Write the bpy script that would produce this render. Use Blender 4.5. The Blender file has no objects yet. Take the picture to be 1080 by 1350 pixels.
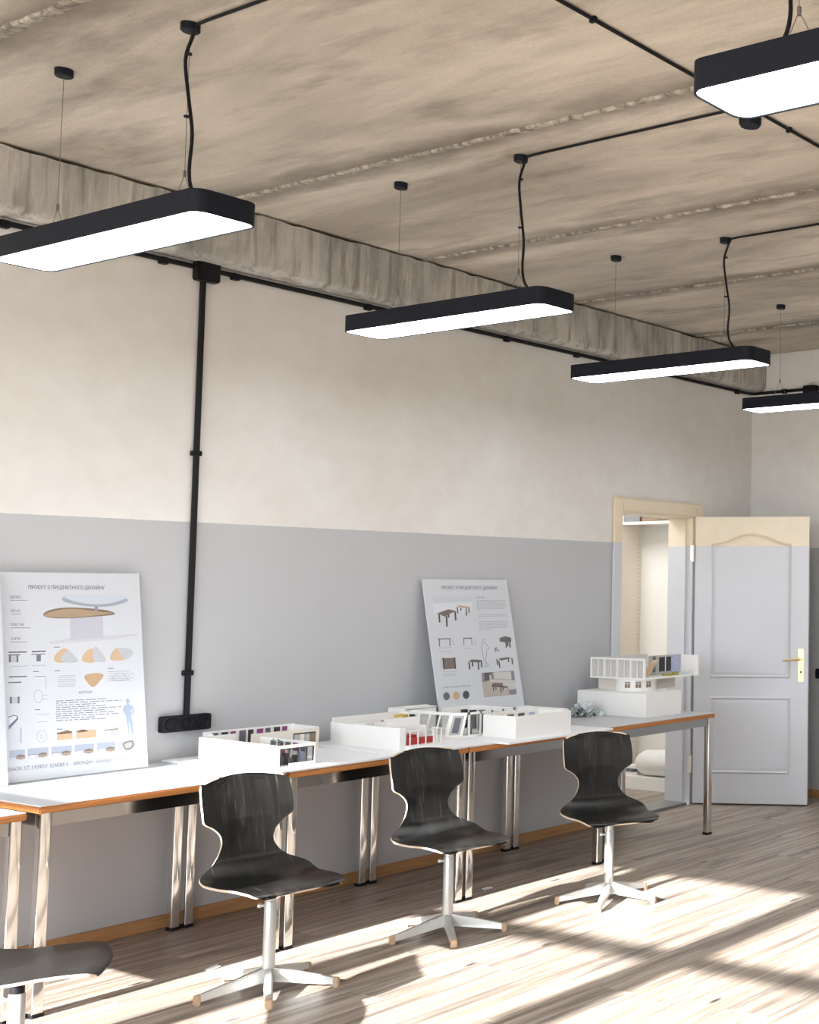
import bpy, bmesh, math, random
from mathutils import Vector, Matrix
random.seed(7)
SC = bpy.context.scene
COL = SC.collection
PI = math.pi

# ------------------------------------------------------------------ camera
FPX, YAW, PITCH, ROLL, CXP, CYP, CH = 1643.367, .501908, .0609087, .002978, 1213.79, 675.0, 1.52
fwd = Vector((math.cos(YAW)*math.cos(PITCH), math.sin(YAW)*math.cos(PITCH), math.sin(PITCH)))
r0 = Vector((math.sin(YAW), -math.cos(YAW), 0)); u0 = r0.cross(fwd)
RI = r0*math.cos(ROLL)+u0*math.sin(ROLL); UP = u0*math.cos(ROLL)-r0*math.sin(ROLL)
cam_d = bpy.data.cameras.new('camera'); cam = bpy.data.objects.new('camera', cam_d); COL.objects.link(cam)
cam_d.sensor_fit = 'HORIZONTAL'; cam_d.sensor_width = 36; cam_d.lens = 36*FPX/1080
cam_d.shift_x = (540-CXP)/1080; cam_d.clip_start = .05
m3 = Matrix((RI, UP, -fwd)).transposed()
cam.matrix_world = Matrix.Translation((0, 0, CH)) @ m3.to_4x4()
SC.camera = cam
EYE = Vector((0, 0, CH))
def ray(x, y): return fwd+RI*((x-CXP)/FPX)-UP*((y-CYP)/FPX)
def onz(x, y, z): d = ray(x, y); return EYE+d*((z-CH)/d.z)
def ony(x, y, Y): d = ray(x, y); return EYE+d*(Y/d.y)
def onx(x, y, X): d = ray(x, y); return EYE+d*(X/d.x)

# ------------------------------------------------------------------ sky, sun, exposure
SC.view_settings.view_transform = 'Standard'; SC.view_settings.look = 'None'
SC.view_settings.gamma = 1.0; SC.view_settings.use_curve_mapping = False
SC.view_settings.exposure = 0.17
SKY = 7.8
w = bpy.data.worlds.new('sky'); SC.world = w; w.use_nodes = True
nt = w.node_tree; nt.nodes.clear()
wo = nt.nodes.new('ShaderNodeOutputWorld'); bg = nt.nodes.new('ShaderNodeBackground')
tc = nt.nodes.new('ShaderNodeTexCoord'); sp = nt.nodes.new('ShaderNodeSeparateXYZ'); rp = nt.nodes.new('ShaderNodeValToRGB')
nt.links.new(tc.outputs['Generated'], sp.inputs[0]); nt.links.new(sp.outputs['Z'], rp.inputs[0])
rp.color_ramp.elements[0].position = 0.0; rp.color_ramp.elements[0].color = (.42, .38, .33, 1)
rp.color_ramp.elements[1].position = .02; rp.color_ramp.elements[1].color = (.86, .93, 1.0, 1)
nt.links.new(rp.outputs[0], bg.inputs[0]); bg.inputs[1].default_value = SKY; nt.links.new(bg.outputs[0], wo.inputs[0])
sun_d = bpy.data.lights.new('sun', 'SUN'); sun = bpy.data.objects.new('sun', sun_d); COL.objects.link(sun)
sun_d.energy = 28; sun_d.angle = math.radians(.55); sun_d.color = (1, .99, .98)
SUN_DIR = Vector((1, .01, -.45)).normalized()
sun.rotation_euler = SUN_DIR.to_track_quat('-Z', 'Y').to_euler(); sun.location = (-6, 2, 6)
# room constants (metres): window wall, back wall, left and right wall, ceiling
XW, XB, YL, YR, ZC = -1.2, 7.67, 5.68, -.45, 3.285
WIN_Y0, WIN_Y1, WIN_Z0, WIN_Z1 = -.2, 5.465, .85, 2.96
pd = bpy.data.lights.new('window_portal', 'AREA'); po = bpy.data.objects.new('window_portal', pd); COL.objects.link(po)
pd.shape = 'RECTANGLE'; pd.size = WIN_Z1-WIN_Z0; pd.size_y = WIN_Y1-WIN_Y0; pd.cycles.is_portal = True
po.location = (XW-.12, (WIN_Y0+WIN_Y1)/2, (WIN_Z0+WIN_Z1)/2); po.rotation_euler = (0, -PI/2, 0)

# ------------------------------------------------------------------ materials
MATS = {}
def nmat(name):
    m = bpy.data.materials.new(name); m.use_nodes = True
    b = m.node_tree.nodes['Principled BSDF']; MATS[name] = m
    return m, m.node_tree, b
def plain(name, col, rough=.5, metal=0.0, bump=0.0, bscale=80, vary=0.0, spec=.5):
    m, t, b = nmat(name)
    b.inputs['Base Color'].default_value = (*col, 1); b.inputs['Roughness'].default_value = rough
    b.inputs['Metallic'].default_value = metal; b.inputs['Specular IOR Level'].default_value = spec
    tcn = t.nodes.new('ShaderNodeTexCoord'); n = t.nodes.new('ShaderNodeTexNoise'); n.inputs['Scale'].default_value = bscale
    t.links.new(tcn.outputs['Object'], n.inputs['Vector'])
    if bump:
        bp = t.nodes.new('ShaderNodeBump'); bp.inputs['Strength'].default_value = bump; bp.inputs['Distance'].default_value = .002
        t.links.new(n.outputs['Fac'], bp.inputs['Height']); t.links.new(bp.outputs[0], b.inputs['Normal'])
    mx = t.nodes.new('ShaderNodeMix'); mx.data_type = 'RGBA'
    v = max(vary, .02)
    mx.inputs[6].default_value = (*[c*(1-v) for c in col], 1); mx.inputs[7].default_value = (*[min(1, c*(1+v)) for c in col], 1)
    t.links.new(n.outputs['Fac'], mx.inputs[0]); t.links.new(mx.outputs[2], b.inputs['Base Color'])
    return m
def noise(t, vec, scale, detail=4, rough=.55, dist=0):
    n = t.nodes.new('ShaderNodeTexNoise'); n.inputs['Scale'].default_value = scale; n.inputs['Detail'].default_value = detail
    n.inputs['Roughness'].default_value = rough; n.inputs['Distortion'].default_value = dist
    t.links.new(vec, n.inputs['Vector']); return n.outputs['Fac']
def mapping(t, vec, scale, loc=(0, 0, 0)):
    mp = t.nodes.new('ShaderNodeMapping'); mp.inputs['Scale'].default_value = scale; mp.inputs['Location'].default_value = loc
    t.links.new(vec, mp.inputs['Vector']); return mp.outputs[0]
def ramp(t, fac, stops):
    r = t.nodes.new('ShaderNodeValToRGB'); e = r.color_ramp.elements
    while len(e) < len(stops): e.new(.5)
    for k, (p, c) in enumerate(stops):
        e[k].position = p; e[k].color = (*c, 1) if len(c) == 3 else c
    t.links.new(fac, r.inputs[0]); return r.outputs[0]
def mix(t, fac, a, b, mode='MIX'):
    x = t.nodes.new('ShaderNodeMix'); x.data_type = 'RGBA'; x.blend_type = mode
    for sock, v in ((x.inputs[0], fac), (x.inputs[6], a), (x.inputs[7], b)):
        if isinstance(v, (int, float)): sock.default_value = v
        elif isinstance(v, tuple): sock.default_value = (*v, 1)
        else: t.links.new(v, sock)
    return x.outputs[2]
def math_n(t, op, a, b=0.0):
    x = t.nodes.new('ShaderNodeMath'); x.operation = op
    for k, v in enumerate((a, b)):
        if isinstance(v, (int, float)): x.inputs[k].default_value = v
        else: t.links.new(v, x.inputs[k])
    return x.outputs[0]
def bumpn(t, b, h, strength=.3, dist=.004):
    bp = t.nodes.new('ShaderNodeBump'); bp.inputs['Strength'].default_value = strength; bp.inputs['Distance'].default_value = dist
    t.links.new(h, bp.inputs['Height']); t.links.new(bp.outputs[0], b.inputs['Normal'])
def geo_pos(t): return t.nodes.new('ShaderNodeNewGeometry').outputs['Position']

PAINT_Z = 1.812
def two_tone(name, top_a, top_b, low, gloss=.6):
    """old plaster above, oil paint below a line at 1.81 m - the paint itself changes there"""
    m, t, b = nmat(name); p = geo_pos(t)
    s = t.nodes.new('ShaderNodeSeparateXYZ'); t.links.new(p, s.inputs[0])
    wob = math_n(t, 'MULTIPLY', math_n(t, 'SUBTRACT', noise(t, p, 25), .5), .006)
    fac = math_n(t, 'GREATER_THAN', math_n(t, 'ADD', s.outputs['Z'], wob), PAINT_Z)
    n1 = noise(t, p, 1.3, 5, .6); n2 = noise(t, p, 9, 5)
    up = mix(t, ramp(t, n1, [(.35, (0, 0, 0)), (.7, (1, 1, 1))]), top_a, top_b)
    up = mix(t, .12, up, ramp(t, n2, [(.3, (.55, .5, .44)), (.7, (1, 1, 1))]), 'MULTIPLY')
    lo = mix(t, .10, low, ramp(t, noise(t, p, 3), [(.3, (.8, .8, .8)), (.7, (1, 1, 1))]), 'MULTIPLY')
    t.links.new(mix(t, fac, lo, up), b.inputs['Base Color']); b.inputs['Roughness'].default_value = gloss
    bumpn(t, b, noise(t, p, 40, 5), .25, .003)
    return m
two_tone('plaster', (.775, .75, .71), (.83, .83, .815), (.51, .52, .54))
two_tone('plaster_white', (.82, .815, .80), (.85, .85, .83), (.505, .515, .53))
two_tone('door_paint', (.86, .75, .57), (.87, .77, .60), (.655, .67, .715), .35)
plain('white_wall', (.85, .85, .83), .7)

JOINTS = [-.85, .565, 1.982, 3.395, 4.54, 5.685, 6.85]
def concrete(name, stretch, a, bcol, dark, tan, stain=.5, joints=False, patch=6, drips=False):
    m, t, b = nmat(name); p = geo_pos(t)
    v = mapping(t, p, stretch)
    n1 = noise(t, v, 1.6, 8, .62, .6); n2 = noise(t, p, patch, 8, .6); n3 = noise(t, v, 4.5, 6, .6)
    c = mix(t, ramp(t, n1, [(.38, (0, 0, 0)), (.62, (1, 1, 1))]), a, bcol)
    c = mix(t, ramp(t, n3, [(.52, (0, 0, 0)), (.78, (stain, stain, stain))]), c, dark)
    c = mix(t, ramp(t, n2, [(.58, (0, 0, 0)), (.72, (.5, .5, .5))]), c, tan)
    c = mix(t, .25, c, ramp(t, noise(t, p, 70, 4), [(.3, (.6, .6, .6)), (.7, (1, 1, 1))]), 'MULTIPLY')
    if drips:       # lime and rust run down the face
        d1 = noise(t, mapping(t, p, (9, 9, .55)), 2.2, 5, .6, .4); d2 = noise(t, mapping(t, p, (16, 16, 1.2)), 2.0, 5, .6, .5)
        c = mix(t, ramp(t, d1, [(.52, (0, 0, 0)), (.66, (.75, .75, .75))]), c, (.20, .185, .16))
        c = mix(t, ramp(t, d2, [(.56, (0, 0, 0)), (.70, (.7, .7, .7))]), c, (.66, .60, .51))
    if joints:      # grime that has crept out of the joints between slabs
        s = t.nodes.new('ShaderNodeSeparateXYZ'); t.links.new(p, s.inputs[0])
        d = 9.0
        for jx in JOINTS: d = math_n(t, 'MINIMUM', d, math_n(t, 'ABSOLUTE', math_n(t, 'SUBTRACT', s.outputs['X'], jx)))
        d = math_n(t, 'ADD', d, math_n(t, 'MULTIPLY', math_n(t, 'SUBTRACT', noise(t, mapping(t, p, (3, 1.2, 1)), 2.5, 6), .5), .22))
        c = mix(t, ramp(t, d, [(.0, (.85, .85, .85)), (.06, (.55, .55, .55)), (.14, (0, 0, 0))]), c, (.19, .165, .135))
    t.links.new(c, b.inputs['Base Color']); b.inputs['Roughness'].default_value = .9
    hh = math_n(t, 'ADD', noise(t, p, 18, 8, .65), math_n(t, 'MULTIPLY', n1, .8))
    bumpn(t, b, hh, .5, .006)
    return m
concrete('slab_concrete', (1.5, .32, 1), (.44, .395, .33), (.72, .65, .55), (.22, .195, .16), (.66, .55, .41), .85, True)
concrete('beam_concrete', (2.6, 2.6, .5), (.33, .325, .30), (.60, .575, .53), (.15, .145, .13), (.70, .61, .50), .9, False, 2.2, True)
concrete('mortar', (9, 14, 9), (.20, .175, .145), (.58, .53, .45), (.12, .10, .085), (.5, .44, .35), .9)

def wood_floor():
    m, t, b = nmat('floor_wood'); p = geo_pos(t)
    oi = t.nodes.new('ShaderNodeObjectInfo')
    off = t.nodes.new('ShaderNodeCombineXYZ')
    t.links.new(math_n(t, 'MULTIPLY', oi.outputs['Random'], 40), off.inputs[0]); t.links.new(math_n(t, 'MULTIPLY', oi.outputs['Random'], 17), off.inputs[2])
    ad = t.nodes.new('ShaderNodeVectorMath'); ad.operation = 'ADD'; t.links.new(p, ad.inputs[0]); t.links.new(off.outputs[0], ad.inputs[1])
    pv = ad.outputs[0]
    g1 = noise(t, mapping(t, pv, (.5, 15, 1)), 2.2, 7, .64, .7)
    g2 = noise(t, mapping(t, pv, (2.2, 60, 1)), 3.0, 5, .6, .3)
    g3 = noise(t, mapping(t, pv, (.55, 7, 1)), 1.6, 7, .65, .9)
    c = ramp(t, g1, [(.29, (.15, .115, .09)), (.43, (.32, .255, .20)), (.60, (.50, .435, .375))])
    c = mix(t, ramp(t, g2, [(.35, (.32, .32, .32)), (.6, (0, 0, 0))]), c, (.19, .145, .115))
    c = mix(t, ramp(t, g3, [(.50, (0, 0, 0)), (.68, (.85, .85, .85))]), c, (.105, .092, .082))
    kn = t.nodes.new('ShaderNodeTexVoronoi'); kn.inputs['Scale'].default_value = 1.0; t.links.new(mapping(t, pv, (2.2, 7, 1)), kn.inputs['Vector'])
    c = mix(t, ramp(t, kn.outputs['Distance'], [(.04, (1, 1, 1)), (.11, (0, 0, 0))]), c, (.06, .042, .03))
    tone = ramp(t, oi.outputs['Random'], [(0, (.86, .84, .82)), (1, (1, 1, 1))])
    c = mix(t, 1.0, c, tone, 'MULTIPLY')
    t.links.new(c, b.inputs['Base Color']); b.inputs['Roughness'].default_value = .42
    bumpn(t, b, g2, .12, .001)
    return m
wood_floor()
def pine(name, a, bcol):
    m, t, b = nmat(name); tcn = t.nodes.new('ShaderNodeTexCoord')
    g = noise(t, mapping(t, tcn.outputs['Object'], (2, 25, 25)), 2, 6, .6, .6)
    t.links.new(ramp(t, g, [(.3, a), (.7, bcol)]), b.inputs['Base Color']); b.inputs['Roughness'].default_value = .5
    return m
pine('baseboard_pine', (.38, .19, .075), (.52, .29, .13))
pine('ply_edge', (.36, .13, .032), (.52, .22, .065))
plain('laminate', (.54, .555, .57), .38, 0, .05, 200)
plain('chrome', (.78, .77, .75), .10, 1.0, 0, 10)
plain('steel_rail', (.42, .41, .40), .16, 1.0, 0, 10)
plain('black_plastic', (.008, .008, .010), .55, 0, .1, spec=.25)
plain('housing_black', (.008, .011, .020), .55, 0, .05, spec=.25)
plain('base_metal', (.66, .66, .64), .32, .55, .05, 60)
plain('glide_tan', (.55, .38, .25), .5)
plain('shell_edge', (.62, .50, .38), .55)
plain('brass', (.86, .70, .38), .28, .85)
plain('hinge_metal', (.80, .76, .68), .3, .6)
plain('foam_white', (.86, .86, .86), .55, 0, .05, 120)
plain('card_white', (.86, .85, .83), .6, 0, .06, 120)
plain('sheet_white', (.84, .85, .88), .5, 0, .05, 60)
plain('card_cream', (.74, .69, .61), .6)
plain('board_face', (.60, .625, .67), .4)
plain('acrylic_grey', (.46, .46, .45), .25)
plain('curtain_cloth', (.62, .60, .58), .8, 0, .2, 200, .15)
plain('dark_item', (.03, .03, .035), .5); plain('mid_item', (.12, .12, .14), .5)
plain('red_item', (.42, .03, .035), .6); plain('yellow_item', (.62, .45, .10), .6); plain('violet_item', (.22, .05, .17), .6)
plain('blue_print', (.42, .44, .66), .6, 0, 0, 60, .35); plain('moss_green', (.33, .31, .08), .8, 0, .3, 200, .3)
plain('leaf_green', (.16, .24, .20), .7, 0, .2, 100, .2); plain('pale_paper', (.60, .66, .66), .7, 0, .2, 60, .15)
plain('dark_moss', (.06, .07, .075), .7)
plain('wood_light', (.62, .46, .30), .5)
plain('paper_roll', (.82, .81, .78), .7, 0, .15, 12, .05)
plain('shelf_cream', (.84, .77, .66), .5); plain('shelf_white', (.86, .84, .80), .5)
plain('threshold_metal', (.30, .30, .31), .35, .6)
plain('brown_box', (.25, .17, .11), .7); plain('grey_box', (.2, .21, .22), .7)
plain('wire', (.25, .24, .23), .4, .6)
plain('void_dark', (.05, .045, .04), .9)
def shell_black():
    m, t, b = nmat('shell_black'); tcn = t.nodes.new('ShaderNodeTexCoord')
    g = noise(t, mapping(t, tcn.outputs['Object'], (3, 26, 2)), 2.2, 6, .6, .8)
    t.links.new(ramp(t, g, [(.35, (.005, .005, .005)), (.58, (.010, .0095, .0085)), (.74, (.06, .053, .038))]), b.inputs['Base Color'])
    b.inputs['Roughness'].default_value = .28; b.inputs['Specular IOR Level'].default_value = .4; bumpn(t, b, g, .06, .001)
shell_black()
def emit(name, col, s):
    m, t, b = nmat(name); b.inputs['Base Color'].default_value = (*col, 1)
    b.inputs['Emission Color'].default_value = (*col, 1); b.inputs['Emission Strength'].default_value = s
emit('diffuser_light', (.93, .97, 1.0), 11.0)
emit('store_fill_glow', (1, .98, .95), 13.0)  # glow of the light panel added in the store room
def glass(name, alpha_mix=.75):
    m = bpy.data.materials.new(name); m.use_nodes = True; MATS[name] = m; t = m.node_tree; t.nodes.clear()
    o = t.nodes.new('ShaderNodeOutputMaterial'); a = t.nodes.new('ShaderNodeBsdfTransparent'); g = t.nodes.new('ShaderNodeBsdfGlossy')
    a.inputs[0].default_value = (.93, .94, .94, 1); g.inputs['Roughness'].default_value = .05; x = t.nodes.new('ShaderNodeMixShader'); x.inputs[0].default_value = 1-alpha_mix
    t.links.new(a.outputs[0], x.inputs[1]); t.links.new(g.outputs[0], x.inputs[2]); t.links.new(x.outputs[0], o.inputs[0])
glass('model_glass', .92)
PRINTS = {}
def ink(col):
    if col not in PRINTS:
        PRINTS[col] = plain('print_%d' % len(PRINTS), col, .45)
    return PRINTS[col]

# ------------------------------------------------------------------ mesh helpers
class MB:
    def __init__(s): s.v = []; s.f = []; s.mi = []
    def face(s, idx, mi=0): s.f.append(idx); s.mi.append(mi)
    def poly(s, pts, mi=0):
        n = len(s.v); s.v += [tuple(p) for p in pts]; s.face(list(range(n, n+len(pts))), mi); return s
    def box(s, a, b, mi=0, M=None):
        n = len(s.v)
        for z in (a[2], b[2]):
            for x, y in ((a[0], a[1]), (b[0], a[1]), (b[0], b[1]), (a[0], b[1])):
                p = Vector((x, y, z)); s.v.append(tuple(M @ p if M else p))
        for q in ((3, 2, 1, 0), (4, 5, 6, 7), (0, 1, 5, 4), (1, 2, 6, 5), (2, 3, 7, 6), (3, 0, 4, 7)): s.face([n+i for i in q], mi)
        return s
    def prism(s, pts, z0, z1, mi=0):
        n = len(s.v); k = len(pts)
        s.v += [(p[0], p[1], z0) for p in pts]+[(p[0], p[1], z1) for p in pts]
        s.face([n+i for i in range(k)][::-1], mi); s.face([n+k+i for i in range(k)], mi)
        for i in range(k): j = (i+1) % k; s.face([n+i, n+j, n+k+j, n+k+i], mi)
        return s
    def hexa(s, p, mi=0):   # p: 4 bottom, 4 top
        n = len(s.v); s.v += [tuple(q) for q in p]
        for q in ((3, 2, 1, 0), (4, 5, 6, 7), (0, 1, 5, 4), (1, 2, 6, 5), (2, 3, 7, 6), (3, 0, 4, 7)): s.face([n+i for i in q], mi)
        return s
    def tube(s, path, r, n=8, cap=True, mi=0):
        path = [Vector(p) for p in path]; rings = []
        rr = r if isinstance(r, (list, tuple)) else [r]*len(path)
        prev = None
        for i, p in enumerate(path):
            a = path[max(0, i-1)]; b = path[min(len(path)-1, i+1)]; d = (b-a).normalized()
            if prev is None: prev = d.orthogonal().normalized()
            x = (prev-d*prev.dot(d)).normalized(); y = d.cross(x); prev = x
            st = len(s.v)
            for k in range(n):
                an = 2*PI*k/n; s.v.append(tuple(p+(x*math.cos(an)+y*math.sin(an))*rr[i]))
            rings.append(st)
        for a, b in zip(rings, rings[1:]):
            for k in range(n): j = (k+1) % n; s.face([a+k, a+j, b+j, b+k], mi)
        if cap: s.face([rings[0]+k for k in range(n)][::-1], mi); s.face([rings[-1]+k for k in range(n)], mi)
        return s
    def build(s, name, mat, parent=None, smooth=False, bevel=0, bseg=2, **props):
        me = bpy.data.meshes.new(name); me.from_pydata(s.v, [], s.f)
        for k in (mat if isinstance(mat, (list, tuple)) else [mat]): me.materials.append(MATS[k] if isinstance(k, str) else k)
        for p, i in zip(me.polygons, s.mi): p.material_index = i
        bm = bmesh.new(); bm.from_mesh(me)
        if bevel:
            bmesh.ops.remove_doubles(bm, verts=bm.verts, dist=1e-6)
            ed = [e for e in bm.edges if len(e.link_faces) == 2 and e.calc_face_angle(0) > .5]
            bmesh.ops.bevel(bm, geom=ed, offset=bevel, segments=bseg, affect='EDGES', clamp_overlap=True)
        bmesh.ops.recalc_face_normals(bm, faces=bm.faces); bm.to_mesh(me); bm.free()
        if smooth:
            for p in me.polygons: p.use_smooth = True
            me.set_sharp_from_angle(angle=math.radians(40))
        o = bpy.data.objects.new(name, me); COL.objects.link(o)
        if parent: o.parent = parent
        for k, v in props.items(): o[k] = v
        return o
def thing(name, label, cat, loc=(0, 0, 0), rotz=0, group=None):
    o = bpy.data.objects.new(name, None); COL.objects.link(o); o.location = loc; o.rotation_euler = (0, 0, rotz)
    o.empty_display_size = .1
    o['label'] = label; o['category'] = cat
    if group: o['group'] = group
    return o
def copy_tree(o, parent=None):
    c = o.copy(); COL.objects.link(c); c.parent = parent
    for ch in list(o.children): copy_tree(ch, c)
    return c
def S(o, label=None):
    o['kind'] = 'structure'
    if label: o['label'] = label
    return o
def rrect(x0, y0, x1, y1, r, n=6):
    out = []
    for cx, cy, a0 in ((x1-r, y1-r, 0), (x0+r, y1-r, 90), (x0+r, y0+r, 180), (x1-r, y0+r, 270)):
        for k in range(n+1):
            a = math.radians(a0+90*k/n); out.append((cx+r*math.cos(a), cy+r*math.sin(a)))
    return out

# ------------------------------------------------------------------ room shell
# floor: subfloor with laminate planks running along the long wall
floor = S(MB().box((XW-.12, YR-.1, -.12), (XB+.12, YL+.0, -.010)).build('floor', 'floor_wood'), 'limed wood plank floor')
PW, PL = .193, 1.38
pm = None; row = 0; y = YR
while y < YL-.01:
    x = XW-(row*.47 % PL)
    y1 = min(y+PW, YL)
    while x < XB:
        a, b2 = max(x, XW), min(x+PL, XB)
        if b2-a > .03:
            full = abs(b2-a-PL) < 1e-4 and abs(y1-y-PW) < 1e-4
            if full and pm:
                o = bpy.data.objects.new('plank', pm); COL.objects.link(o); o.parent = floor
            else:
                o = MB().box((.0006, .0006, -.012), (b2-a-.0006, y1-y-.0006, 0)).build('plank', 'floor_wood', floor, bevel=.0012, bseg=1)
                if full: pm = o.data
            o.location = (a, y, 0)
        x += PL
    y += PW; row += 1

# walls
DX0, DX1, DZ = 6.235, 6.99, 2.03          # doorway
wl = MB()
wl.box((XW-.12, YL, -.12), (DX0, YL+.2, ZC+.2)); wl.box((DX1, YL, -.12), (XB+.12, YL+.2, ZC+.2)); wl.box((DX0, YL, DZ), (DX1, YL+.2, ZC+.2))
S(wl.build('wall_left', 'plaster'), 'long plaster wall, cream above and grey below a paint line')
S(MB().box((XB, YR-.1, -.12), (XB+.12, YL, ZC+.2)).build('wall_back', 'plaster_white'), 'white plaster end wall')
S(MB().box((XW-.12, YR-.12, -.12), (XB+.12, YR, ZC+.2)).build('wall_right', 'plaster'), 'plaster wall opposite the tables')
wf = MB()
wf.box((XW-.12, YR, -.12), (XW, YL, WIN_Z0)); wf.box((XW-.12, YR, WIN_Z1), (XW, YL, ZC+.2))
wf.box((XW-.12, YR, WIN_Z0), (XW, WIN_Y0, WIN_Z1)); wf.box((XW-.12, WIN_Y1, WIN_Z0), (XW, YL, WIN_Z1))
S(wf.build('wall_front', 'plaster'), 'window wall')
# window frames (sashes between broad posts, a transom high up)
TRZ = 2.41
posts = [4.46, 3.33, 2.20, 1.07]
edges = [WIN_Y1]+[v for p in posts for v in (p+.07, p-.07)]+[WIN_Y0]
for k in range(0, len(edges), 2):
    b_, a_ = edges[k], edges[k+1]
    wn = MB()
    for q in ((a_, WIN_Z0, a_+.03, WIN_Z1), (b_-.03, WIN_Z0, b_, WIN_Z1), (a_+.03, WIN_Z0, b_-.03, WIN_Z0+.05), (a_+.03, WIN_Z1-.03, b_-.03, WIN_Z1), (a_+.03, TRZ-.03, b_-.03, TRZ+.03)):
        wn.box((XW-.10, q[0], q[1]), (XW-.04, q[2], q[3]))
    S(wn.build('window_%d' % (k//2+1), 'white_wall'))
for k, p in enumerate(posts):
    S(MB().box((XW-.12, p-.07, WIN_Z0), (XW-.02, p+.07, WIN_Z1)).build('trim_%d' % (k+2), 'white_wall'))

# ceiling: prefabricated slabs with mortar joints
ceiling = S(MB().box((XW-.12, YR-.1, ZC+.03), (XB+.12, YL+.1, ZC+.2)).build('ceiling', 'mortar'), 'bare concrete slab ceiling')
xs = [XW]+JOINTS+[XB]
for a, b2 in zip(xs, xs[1:]):
    MB().box((a+.006, YR, ZC), (b2-.006, YL, ZC+.06)).build('slab', 'slab_concrete', ceiling, bevel=.006, bseg=2)
for jx in xs[1:-1]:
    mb = MB(); n = 150; rnd = random.Random(int(jx*100))
    pts = []
    wv = 0
    for i in range(n+1):
        yy = YR+(YL-.1-YR)*i/n
        wv = .8*wv+rnd.uniform(-1, 1)*.5
        a = .008+.010*abs(wv)+rnd.uniform(0, .008); b = .018+.014*abs(wv)+rnd.uniform(0, .016)
        h = .005+rnd.uniform(0, .009)
        pts.append(((jx-a, yy, ZC+.001), (jx-a*.4, yy, ZC-h), (jx+b*.3, yy, ZC-h*.7), (jx+b, yy, ZC+.001)))
    for r_ in pts: mb.v += list(r_)
    for i in range(n):
        for k in range(3): mb.face([i*4+k, i*4+k+1, i*4+k+5, i*4+k+4])
    mb.build('joint_mortar', 'mortar', ceiling)
# concrete beam along the left wall
BY, BZ = 5.55, 3.01
bm_ = MB(); n = 170; rnd = random.Random(3); rows = []
for i in range(n+1):
    xx = XW+(XB-XW)*i/n
    j = rnd.uniform(-1, 1); k = rnd.uniform(-1, 1)
    rows.append([(xx, YL, BZ+.004), (xx, BY+.035, BZ+.003*j), (xx, BY+.008, BZ+.012+.006*abs(k)), (xx, BY, BZ+.035+.008*j),
                 (xx, BY, ZC-.03), (xx, BY+.003*j, ZC-.014+.006*k), (xx, BY+.03, ZC-.008), (xx, YL, ZC-.008)])
for r_ in rows: bm_.v += r_
for i in range(n):
    for k in range(7): bm_.face([i*8+k, i*8+k+1, i*8+k+9, i*8+k+8])
bm_.face(list(range(8))); bm_.face([n*8+k for k in range(8)][::-1])
S(bm_.build('ceiling_beam', 'beam_concrete', smooth=True), 'weathered concrete beam along the top of the long wall')
# baseboards
S(MB().box((XW, YL-.016, 0), (DX0-.075, YL, .058)).build('baseboard_left', 'baseboard_pine', bevel=.004), 'pine baseboard under the tables')
S(MB().box((XB-.016, YR, 0), (XB, YL, .058)).build('baseboard_back', 'baseboard_pine', bevel=.004), 'pine baseboard behind the open door')

# door frame, leaf
fr = MB()
for a, b in (((DX0-.072, YL-.022, 0), (DX0+.004, YL, DZ+.08)), ((DX1-.004+.02, YL-.022, 0), (DX1+.085, YL, DZ+.08)), ((DX0+.004, YL-.022, DZ-.012), (DX1+.016, YL, DZ+.08))): fr.box(a, b)
trim = S(fr.build('trim_1', 'door_paint', bevel=.008), 'door casing, cream above and lilac grey below')
jb = MB()
jb.box((DX0-.001, YL-.005, 0), (DX0+.02, YL+.2, DZ-.02)); jb.box((DX1-.03, YL+.045, 0), (DX1+.001, YL+.2, DZ-.02)); jb.box((DX1-.012, YL-.005, 0), (DX1+.001, YL+.045, DZ-.02)); jb.box((DX0, YL-.005, DZ-.02), (DX1, YL+.2, DZ+.001))
jb.build('jamb_lining', 'door_paint', trim)
MB().box((DX0+.02, YL-.005, 0), (DX1-.03, YL+.2, .018)).build('threshold', 'threshold_metal', trim, bevel=.004)
hp = Vector((7.008, 5.665, 0)); DIR = Vector((.335, -.755, 0)).normalized(); DWID, DH = .815, 2.02
door = thing('door_1', 'open panelled door painted cream above and lilac grey below', 'door', hp, math.atan2(DIR.y, DIR.x))
door['kind'] = 'structure'
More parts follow.
